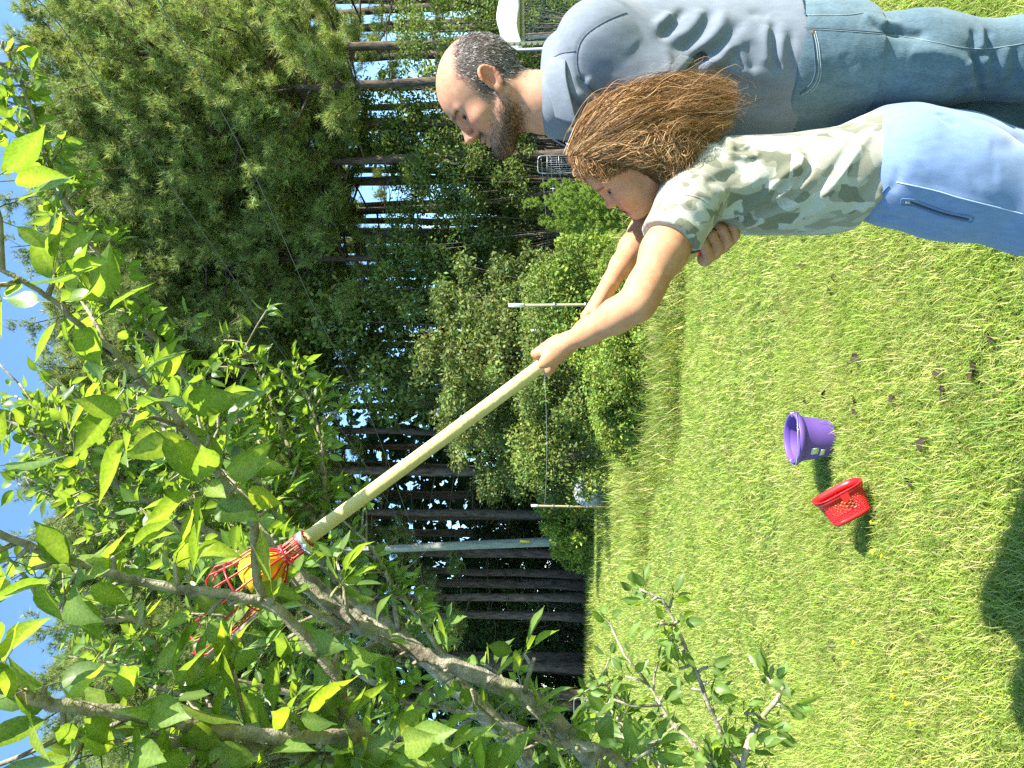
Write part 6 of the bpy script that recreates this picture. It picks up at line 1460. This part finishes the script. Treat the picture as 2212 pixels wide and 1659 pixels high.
    hl, kl = at(1935, 362, 1.50), at(2235, 446, 1.47); hr, kr = at(1940, 342, 1.64), at(2235, 384, 1.70); al_ = np.array([kl[0] + 0.02, kl[1] + 0.02, 0.07]); ar_ = np.array([kr[0] + 0.02, kr[1], 0.07])
    f = Field(np.minimum.reduce([chest, hip, kl, kr, shR, shL]) * [1, 1, 0] - [0.3, 0.3, 0.02], np.maximum.reduce([chest, hip, kl, kr, shR, nb]) + 0.25, 0.010)
    f.chain([nb, chest, hip], [0.045, 0.070, 0.075], 0.04); f.cap(chest + [0, 0, 0.04], shL, 0.045, 0.04, 0.02); f.cap(chest + [0, 0, 0.04], shR, 0.045, 0.04, 0.02)
    f.chain([hip, hl, kl, al_], [0.06, 0.06, 0.042, 0.03], 0.02); f.chain([hip, hr, kr, ar_], [0.06, 0.06, 0.042, 0.03], 0.02)
    V3, F3 = f.surface(1); parts_V.append(V3); parts_F.append(F3 + nv); parts_C.append(np.repeat(SKIN_G[None], len(V3), 0))
    add_world('body', make_mesh('girl_body', np.vstack(parts_V), [np.vstack(parts_F)], M_SKIN, np.vstack(parts_C)), root)
    eyes(R_, T_, root, 1.0, look=(1, 0.4, -0.35), child=True)
    th = np.array([[0.0795 - 12 * q * q, q, zz] for zz in (0.0475, 0.0520) for q in np.linspace(-0.014, 0.014, 9)])
    add_world('teeth', make_mesh('teeth', th @ R_.T + T_, [[[i, i + 1, i + 10, i + 9] for i in range(8)]], M_TEETH), root)
    # --- camouflage shirt
    f = Field(np.minimum.reduce([sp(1500, 540), sp(1990, 540)]) - [0.03, 0.30, 0.05], np.maximum.reduce([sp(1400, 190), sp(1990, 190)]) + [0.02, 0.34, 0.05], 0.0038)
    st = []
    for X, Y0, Y1, b in ((1990, 236, 470, 0.142), (1930, 237, 480, 0.142), (1880, 240, 496, 0.140), (1800, 276, 508, 0.138), (1700, 292, 510, 0.136), (1620, 296, 508, 0.138), (1550, 300, 492, 0.136), (1490, 330, 472, 0.118), (1450, 356, 452, 0.072), (1425, 372, 440, 0.058)):
        a = (Y1 - Y0) / 2 / FOC * (dC - 0.05); c_ = sp(X, (Y0 + Y1) / 2); st.append((c_[2], c_[0], c_[1], a, b))
    f.loft(st, F_, L_, 0.0)
    axL = unit(elL - shL); hemL = at(1446, 518, 1.415)
    f.cap(sp(1500, 392) + L_ * 0.06, shL, 0.060, 0.058, 0.04); f.cap(shL, shL + axL * 0.14, 0.058, 0.060, 0.03)
    f.cap(sp(1500, 392) - L_ * 0.06, shR, 0.055, 0.055, 0.03); f.cap(shR, shR + unit(elR - shR) * 0.07, 0.055, 0.055, 0.02)
    sa = np.dot(hemL - shL, axL)
    def cutL(x, y, z):
        q = (x - shL[0]) * axL[0] + (y - shL[1]) * axL[1] + (z - shL[2]) * axL[2]
        px = np.sqrt((x - hemL[0]) ** 2 + (y - hemL[1]) ** 2 + (z - hemL[2]) ** 2); return np.maximum(sa - q, px - 0.12)
    f.put(cutL, hemL - 0.13, hemL + 0.13, 0.003, cut=True)
    axR = unit(elR - shR); qR = shR + axR * 0.08
    def cutR(x, y, z):
        q = (x - qR[0]) * axR[0] + (y - qR[1]) * axR[1] + (z - qR[2]) * axR[2]; px = np.sqrt((x - qR[0]) ** 2 + (y - qR[1]) ** 2 + (z - qR[2]) ** 2); return np.maximum(-q, px - 0.09)
    f.put(cutR, qR - 0.1, qR + 0.1, 0.003, cut=True)
    # slanting hem, riding up at the front
    pa, pb = at(1944, 236, 1.50), at(1852, 506, 1.50); e = unit(pb - pa); n_ = unit(np.cross(e, [0, 1, 0])); n_ = n_ if n_[2] < 0 else -n_
    f.plane(pa + n_ * 0.004, n_, 0.003)
    V, F = f.surface(2); S = Surf(V, F)
    for px, a, wd, cc_ in (([(0, 1400), (130, 1320), (270, 1170), (310, 1030), (240, 950)], -0.008, 0.010, c3), ([(0, 1290), (150, 1140), (250, 1080), (270, 1000)], 0.007, 0.012, c3), ([(60, 1380), (200, 1280), (330, 1130)], 0.006, 0.010, c3), ([(-80, 1420), (60, 1300), (170, 1180)], -0.006, 0.011, c3),
                           ([(330, 1290), (450, 1150), (570, 980), (690, 810)], -0.006, 0.012, c3), ([(380, 1310), (520, 1120), (620, 970), (720, 840)], 0.007, 0.013, c3), ([(560, 1380), (700, 1230), (800, 1120), (860, 1060)], -0.005, 0.013, c3), ([(620, 1400), (760, 1290), (850, 1190)], 0.005, 0.012, c3), ([(100, 1500), (300, 1400), (480, 1330)], 0.005, 0.014, c3), ([(200, 1520), (380, 1460), (560, 1440)], -0.005, 0.013, c3), ([(300, 900), (480, 850), (600, 790)], 0.004, 0.013, c3),
                           ([(1560, 1090), (1720, 1090), (1800, 1050)], -0.003, 0.006, c2), ([(1580, 1120), (1750, 1135), (1840, 1100)], 0.003, 0.006, c2), ([(1590, 1150), (1740, 1180), (1830, 1150)], -0.003, 0.006, c2), ([(1650, 1050), (1760, 1055), (1860, 1040)], 0.003, 0.006, c2), ([(1540, 1000), (1570, 1080), (1530, 1160)], -0.006, 0.010, c2), ([(1560, 980), (1620, 1050), (1600, 1130)], 0.005, 0.010, c2),
                           ([(1250, 1400), (1400, 1440), (1500, 1530), (1560, 1600)], -0.002, 0.006, c2), ([(1530, 1640), (1700, 1580), (1950, 1490), (2150, 1380)], -0.009, 0.011, c2), ([(1560, 1600), (1760, 1530), (1980, 1430), (2120, 1320)], 0.007, 0.012, c2), ([(1660, 1655), (1900, 1570), (2190, 1440)], 0.006, 0.011, c2), ([(1620, 1500), (1800, 1420), (1960, 1300)], -0.006, 0.013, c2), ([(1500, 1420), (1680, 1370), (1850, 1280)], 0.005, 0.012, c2), ([(1420, 1330), (1560, 1290), (1700, 1220)], -0.004, 0.012, c2),
                           ([(1180, 1480), (1300, 1540), (1420, 1640)], -0.004, 0.010, c2), ([(1230, 1440), (1360, 1510), (1480, 1620)], 0.004, 0.010, c2), ([(1330, 1380), (1450, 1450), (1500, 1540)], 0.004, 0.010, c2)):
        S.fold([cc_(*q) for q in px], a * 1.15, wd * 0.85)
    S.noise(0.0018, 7.0, 5, (1, 1, 0.6)); S.apply(1)
    shirt = add_world('shirt', make_mesh('camo_shirt', S.V, [S.F], M_CAMO), root)
    for px in ([(1230, 1405), (1400, 1440), (1500, 1530), (1580, 1610), (1680, 1650)],):
        seam(shirt, S, [c2(*q) for q in px], 'seam', M_CAMO, 0.0012, 0.0)
    seam(shirt, S, [(1412, 522), (1440, 521), (1470, 519), (1500, 515)], 'sleeve_hem', M_CAMO, 0.0012, 0.0)
    # neckband
    nkc = T_ + R_ @ np.array((-0.072, 0, -0.020)); na = unit(R_ @ np.array((-0.058, 0, -0.066))); fr = unit(F_ - na * np.dot(F_, na)); lf = np.cross(na, fr); a = np.linspace(0, 2 * math.pi, 40)
    g = Geo(); g.tube(np.array([nkc + na * (0.024 + 0.012 * math.cos(q)) + fr * math.cos(q) * 0.062 + lf * math.sin(q) * 0.060 for q in a]), 0.0075, 8, caps=False); add_world('neckband', g.mesh('neckband', M_CAMO, cols=False), shirt)
    # --- sweatpants
    f = Field(np.array([min(kl[0], hr[0]) - 0.2, pel[1] - 0.32, 0.03]), np.array([hr[0] + 0.22, pel[1] + 0.36, sp(1840, 350)[2]]), 0.0044)
    hipst = []
    for X, Y0, Y1, b in ((1858, 250, 470, 0.118), (1890, 236, 470, 0.126), (1950, 232, 477, 0.138), (2000, 240, 490, 0.135)):
        c_ = sp(X, (Y0 + Y1) / 2); hipst.append((c_[2], c_[0], c_[1], (Y1 - Y0) / 2 / FOC * (dC - 0.05), b))
    f.loft(hipst, F_, L_, 0.0)
    m1 = at(2060, 392, 1.49); f.chain([at(1960, 366, 1.50), m1, kl, kl * 0.5 + al_ * 0.5, al_], [0.118, 0.112, 0.090, 0.080, 0.078], 0.03)
    m2 = at(2060, 352, 1.66); f.chain([at(1960, 340, 1.64), m2, kr, kr * 0.5 + ar_ * 0.5, ar_], [0.114, 0.106, 0.090, 0.080, 0.078], 0.02)
    f.plane((0, 0, 0.05), (0, 0, -1), 0.003)
    V, F = f.surface(2); S = Surf(V, F)
    for px, a, wd in (([(880, 1190), (1000, 1215), (1150, 1250), (1300, 1295), (1500, 1345), (1712, 1400)], 0.0025, 0.006), ([(730, 1400), (800, 1410), (900, 1430), (1000, 1470)], -0.006, 0.010), ([(1040, 1460), (1120, 1510), (1250, 1560)], -0.004, 0.010), ([(930, 1320), (1080, 1360), (1200, 1400), (1350, 1435)], -0.004, 0.007),
                      ([(1160, 730), (1200, 780), (1290, 820)], -0.004, 0.012), ([(1480, 940), (1600, 960), (1712, 900)], -0.004, 0.018), ([(900, 1160), (960, 1100), (1000, 1000)], 0.003, 0.02), ([(1100, 1150), (1200, 1060), (1260, 960)], 0.003, 0.025), ([(1350, 1200), (1450, 1150), (1560, 1140)], -0.003, 0.022), ([(840, 1250), (880, 1180), (900, 1080)], -0.003, 0.009)):
        S.fold([c3(*q) for q in px], a, wd)
    S.noise(0.002, 5.0, 12, (1, 1, 0.6)); S.apply(1)
    pants = add_world('sweatpants', make_mesh('sweatpants', S.V, [S.F], M_SWEAT), root)
    seam(pants, S, [c3(*q) for q in [(880, 1190), (1000, 1215), (1150, 1250), (1300, 1295), (1500, 1345), (1712, 1400)]], 'side_seam', M_SWEATPALE, 0.0011)
    seam(pants, S, [c3(*q) for q in [(930, 1318), (980, 1322), (1080, 1360), (1200, 1400), (1350, 1432)]], 'zip', M_ZIP, 0.0019)
    seam(pants, S, [c3(*q) for q in [(912, 1300), (930, 1298), (1000, 1305), (1090, 1338), (1210, 1380), (1370, 1415), (1375, 1448)]], 'pocket_edge', M_SWEATDARK, 0.0014)
    seam(pants, S, [c3(*q) for q in [(912, 1302), (915, 1335), (990, 1345), (1085, 1380), (1200, 1418), (1370, 1450)]], 'pocket_edge', M_SWEATDARK, 0.0014)
    seam(pants, S, [c3(*q) for q in [(935, 1318), (965, 1322)]], 'zip_pull', M_ZIPPULL, 0.0035)
    # ribbed waistband just under the raised front hem
    g = Geo()
    for k in range(26):
        q = k / 25.0; P = S.line([(1858 + 60 * (1 - q) - 6, 405 + 62 * q + 4), (1892 + 50 * (1 - q) - 22, 398 + 70 * q + 3)], 8, 0.0006)
        if len(P) > 3: g.tube(P, 0.0017, 4)
    if g.n: add_world('waistband', g.mesh('waistband', M_SWEATDARK, cols=False), pants)
    for foot in (al_, ar_):
        f = Field(foot - [0.28, 0.16, 0.12], foot + [0.14, 0.16, 0.12], 0.006); b_ = np.array([foot[0], foot[1], 0.038]); f.chain([b_ - F_ * 0.04, b_ + F_ * 0.05, b_ + F_ * 0.12 + [0, 0, -0.01]], [0.037, 0.037, 0.029], 0.03); f.plane((0, 0, 0.004), (0, 0, -1), 0.003)
        V, F = f.surface(1); add_world('shoe', make_mesh('shoe', V, [F], M_SHOE), root)
    # --- hair: a mass under many wavy strands that follow lines seen in the photograph, blown back to the right
    r = np.random.default_rng(9)
    G = [[(1234, 330, 1.55), (1262, 274, 1.55), (1304, 232, 1.54), (1372, 196, 1.525), (1466, 168, 1.51)],
         [(1262, 302, 1.55), (1300, 240, 1.545), (1380, 202, 1.525), (1470, 176, 1.50), (1566, 180, 1.50)],
         [(1258, 312, 1.53), (1308, 254, 1.525), (1390, 220, 1.50), (1480, 196, 1.485), (1584, 192, 1.49)],
         [(1254, 322, 1.50), (1314, 270, 1.485), (1400, 240, 1.475), (1490, 216, 1.47), (1592, 212, 1.48)],
         [(1251, 332, 1.475), (1320, 286, 1.455), (1405, 260, 1.455), (1495, 240, 1.46), (1592, 238, 1.475)],
         [(1254, 339, 1.46), (1330, 301, 1.435), (1410, 279, 1.43), (1490, 264, 1.45), (1582, 262, 1.49)],
         [(1266, 344, 1.45), (1340, 316, 1.425), (1415, 299, 1.42), (1480, 288, 1.44), (1562, 286, 1.48)],
         [(1286, 345, 1.445), (1350, 329, 1.42), (1412, 316, 1.415), (1468, 306, 1.43), (1524, 318, 1.47)],
         [(1310, 347, 1.442), (1372, 338, 1.42), (1432, 329, 1.418), (1478, 340, 1.43), (1494, 364, 1.46)],
         [(1336, 350, 1.445), (1388, 350, 1.425), (1436, 350, 1.425), (1468, 368, 1.435), (1470, 398, 1.46)],
         [(1366, 352, 1.45), (1410, 352, 1.435), (1446, 366, 1.435), (1458, 392, 1.445), (1450, 420, 1.47)],
         [(1392, 352, 1.45), (1424, 362, 1.44), (1440, 386, 1.44), (1444, 408, 1.45), (1438, 430, 1.47)]]
    GP = np.array([catmull(ats(q), 16) for q in G])
    far = GP[1:6].copy(); far = far + FWD * np.array([0.05, 0.08, 0.11, 0.13, 0.14])[:, None, None]      # the side of the mane away from the viewer
    # mass
    allp = np.concatenate([GP.reshape(-1, 3), far.reshape(-1, 3)]); f = Field(allp.min(0) - 0.06, allp.max(0) + 0.06, 0.0042)
    for gi in range(len(GP)):
        inn = 0.024 if gi > 1 else 0.016
        for i in range(0 if gi else 4, 14):
            q0 = GP[gi][i] + FWD * inn; q1 = GP[gi][i + 1] + FWD * inn; rr = 0.020 * (1 - 0.55 * (i / 14) ** 2) if gi < 7 else 0.014; f.cap(q0, q1, rr, rr, 0.02)
    for gi in range(len(far)):
        for i in range(3, 13): f.cap(far[gi][i] - FWD * 0.02, far[gi][i + 1] - FWD * 0.02, 0.022 * (1 - 0.6 * i / 14), 0.022 * (1 - 0.6 * (i + 1) / 14), 0.02)
    cr = (np.array((-0.006, 0, 0.142)) @ R_.T) + T_; f.ell(cr, np.array((0.104, 0.086, 0.098)) * 0.865, 0.02, R_.T / 0.865)
    # keep the face free of the mass: everything forward of the hairline
    fx_ = R_[:, 0] / 0.865; fz_ = R_[:, 2] / 0.865
    def face(x, y, z):
        px, py, pz = x - T_[0], y - T_[1], z - T_[2]; a_ = (px * fx_[0] + py * fx_[1] + pz * fx_[2]) / 0.865; b_ = (px * fz_[0] + py * fz_[1] + pz * fz_[2]) / 0.865
        return np.maximum(-(a_ - np.interp(b_, [-0.05, 0.03, 0.10, 0.15, 0.19, 0.22], [0.00, -0.005, 0.008, 0.038, 0.058, 0.05])), b_ - 0.205) * 0.8
    f.put(face, VH.min(0) - 0.05, VH.max(0) + 0.05, 0.006, cut=True)
    V, F = f.surface(2); hs = Surf(V, F); hs.noise(0.0025, 22.0, 3); hs.apply(1); nzv = r.normal(0, 1, len(V))
    cm = np.array([0.085, 0.045, 0.020]) * np.clip(1 + 0.3 * nzv, 0.4, 1.7)[:, None]
    hair = add_world('hair', make_mesh('girl_hair', hs.V, [hs.F], M_HAIRMASS, cm), root)
    def drape(GQ):
        out = GQ.copy()
        for a_ in range(len(out)):
            for b_ in range(len(out[a_])):
                dv = unit(out[a_][b_] - EYE); hh = hs.bvh.ray_cast(Vector(EYE), Vector(dv))
                if hh[0] is not None: out[a_][b_] = np.array(hh[0]) - dv * 0.003
        for _ in range(2): out[:, 1:-1] = out[:, 1:-1] * 0.5 + (out[:, 2:] + out[:, :-2]) * 0.25
        return out
    GP = drape(GP)
    pal = np.array([(0.14, 0.072, 0.030), (0.21, 0.112, 0.046), (0.30, 0.165, 0.066), (0.40, 0.235, 0.098), (0.50, 0.31, 0.14), (0.10, 0.052, 0.022)])
    def mane(guides, n, jit, wave, wid, name, tmax=(0.75, 1.0), t0=(0.0, 0.15), lift=0.004):
        m = 18; K = len(guides); u = r.uniform(0, K - 1.001, n); uc = np.clip((np.floor(u * 6.5) + 0.5) / 6.5 + r.normal(0, 0.012, n), 0, K - 1.001); lock = np.floor(u * 6.5); qq = np.linspace(0, 1, 16)[None, :] ** 1.3
        uu_ = np.clip(u[:, None] * (1 - 0.8 * qq) + uc[:, None] * 0.8 * qq, 0, K - 1.001); i = uu_.astype(int); fr_ = (uu_ - i)[..., None]; cj = np.arange(16)[None, :]
        P = guides[i, cj] * (1 - fr_) + guides[i + 1, cj] * fr_
        lk = 0.5 + 0.5 * np.sin(lock * 7.7 + len(guides)); tm_ = tmax[0] - 0.08 + (tmax[1] - tmax[0] + 0.10) * np.clip(lk + r.normal(0, 0.25, n), 0, 1); ts = np.linspace(0, 1, m)[None, :] * tm_[:, None]; ts = r.uniform(*t0, n)[:, None] * (1 - np.linspace(0, 1, m))[None] + ts
        ts = np.clip(ts, 0, 0.9999) * 15; j = np.minimum(ts.astype(int), 14); ft = (ts - j)[..., None]; row = np.arange(n)[:, None]
        Q = P[row, j] * (1 - ft) + P[row, j + 1] * ft
        ph = r.uniform(0, 6.28, (n, 1)) * 0.10 + (lock * 2.39)[:, None]; q = np.linspace(0, 1, m)[None, :]; fq = (2.2 + 0.9 * np.sin(lock * 5.1))[:, None] + r.normal(0, 0.08, (n, 1))
        amp = wave * (0.35 + 1.3 * q)
        Q += (np.sin(ph + q * fq * 6.28) * amp)[..., None] * RGT + (np.cos(ph * 1.3 + q * fq * 6.28) * amp * 0.7)[..., None] * FWD
        off = r.normal(0, jit, (n, 1, 3)) * (0.7 + 0.35 * q[..., None]); Q = Q + off - FWD * lift * r.uniform(0.2, 2.2, (n, 1, 1))
        k = np.clip((r.normal(2.1, 1.0, n) + 1.5 * np.sin(lock * 3.3)).astype(int), 0, 5); c = pal[k] * r.uniform(0.8, 1.25, (n, 1))
        strands(Q, wid * r.uniform(0.6, 1.4, n), c, name, M_HAIR, hair)
    mane(GP, 7500, 0.0050, 0.0056, 0.0011, 'strands', (0.86, 1.0)); mane(GP[:6], 600, 0.014, 0.010, 0.0009, 'flyaways', (0.8, 1.05)); mane(GP[6:], 1900, 0.008, 0.0115, 0.0012, 'curls', (0.7, 1.05), (0.1, 0.5))
    mane(far, 1500, 0.008, 0.005, 0.0013, 'strands')
    mane(GP[:4], 900, 0.005, 0.004, 0.0012, 'strands', (0.4, 0.9), (0.0, 0.12)); crown = drape(np.array([catmull(ats(q), 16) for q in ([(1224, 338, 1.54), (1242, 296, 1.54), (1270, 254, 1.54), (1322, 220, 1.53), (1392, 198, 1.52)], [(1230, 338, 1.5), (1250, 300, 1.5), (1280, 258, 1.5), (1330, 228, 1.5), (1400, 205, 1.5)], [(1238, 336, 1.48), (1262, 300, 1.48), (1300, 262, 1.48), (1350, 240, 1.48), (1420, 225, 1.48)], [(1246, 336, 1.46), (1276, 306, 1.46), (1316, 278, 1.46), (1370, 258, 1.46), (1440, 246, 1.46)])])); mane(crown, 1300, 0.005, 0.003, 0.0012, 'strands', (0.7, 1.0), (0.0, 0.2))
    wis = np.array([catmull(ats(q), 16) for q in ([(1300, 238, 1.55), (1370, 190, 1.56), (1440, 160, 1.57), (1520, 150, 1.58), (1560, 152, 1.585)], [(1330, 235, 1.54), (1400, 205, 1.55), (1460, 182, 1.56), (1540, 170, 1.57), (1590, 176, 1.575)])])
    mane(wis, 150, 0.009, 0.006, 0.0010, 'wisps', (0.6, 1.0), (0.0, 0.4))
    FR = [[(1268, 306, 1.52), (1242, 326, 1.50), (1236, 350, 1.485), (1246, 372, 1.48), (1260, 380, 1.48)], [(1266, 318, 1.49), (1246, 340, 1.465), (1250, 362, 1.455), (1268, 366, 1.455), (1276, 352, 1.455)], [(1270, 326, 1.475), (1262, 350, 1.450), (1280, 374, 1.447), (1304, 380, 1.45), (1318, 374, 1.455)],
          [(1282, 332, 1.465), (1288, 352, 1.442), (1308, 368, 1.442), (1330, 368, 1.447), (1346, 356, 1.455)], [(1300, 338, 1.455), (1316, 350, 1.438), (1338, 360, 1.44), (1356, 356, 1.445), (1366, 346, 1.45)]]
    FRp = np.array([catmull(ats(q), 16) for q in FR]); mane(FRp, 700, 0.0040, 0.0066, 0.0010, 'fringe', (0.6, 1.0), (0.0, 0.1))
    FS = np.array([catmull(ats(q), 16) for q in ([(1256, 318, 1.54), (1236, 345, 1.55), (1246, 376, 1.555), (1270, 394, 1.555), (1290, 404, 1.55)], [(1262, 330, 1.53), (1246, 352, 1.54), (1256, 380, 1.545), (1276, 392, 1.545), (1292, 400, 1.545)])])
    mane(FS, 110, 0.003, 0.003, 0.0014, 'fringe', (0.7, 1.0))
    return root
GIRL = build_girl()
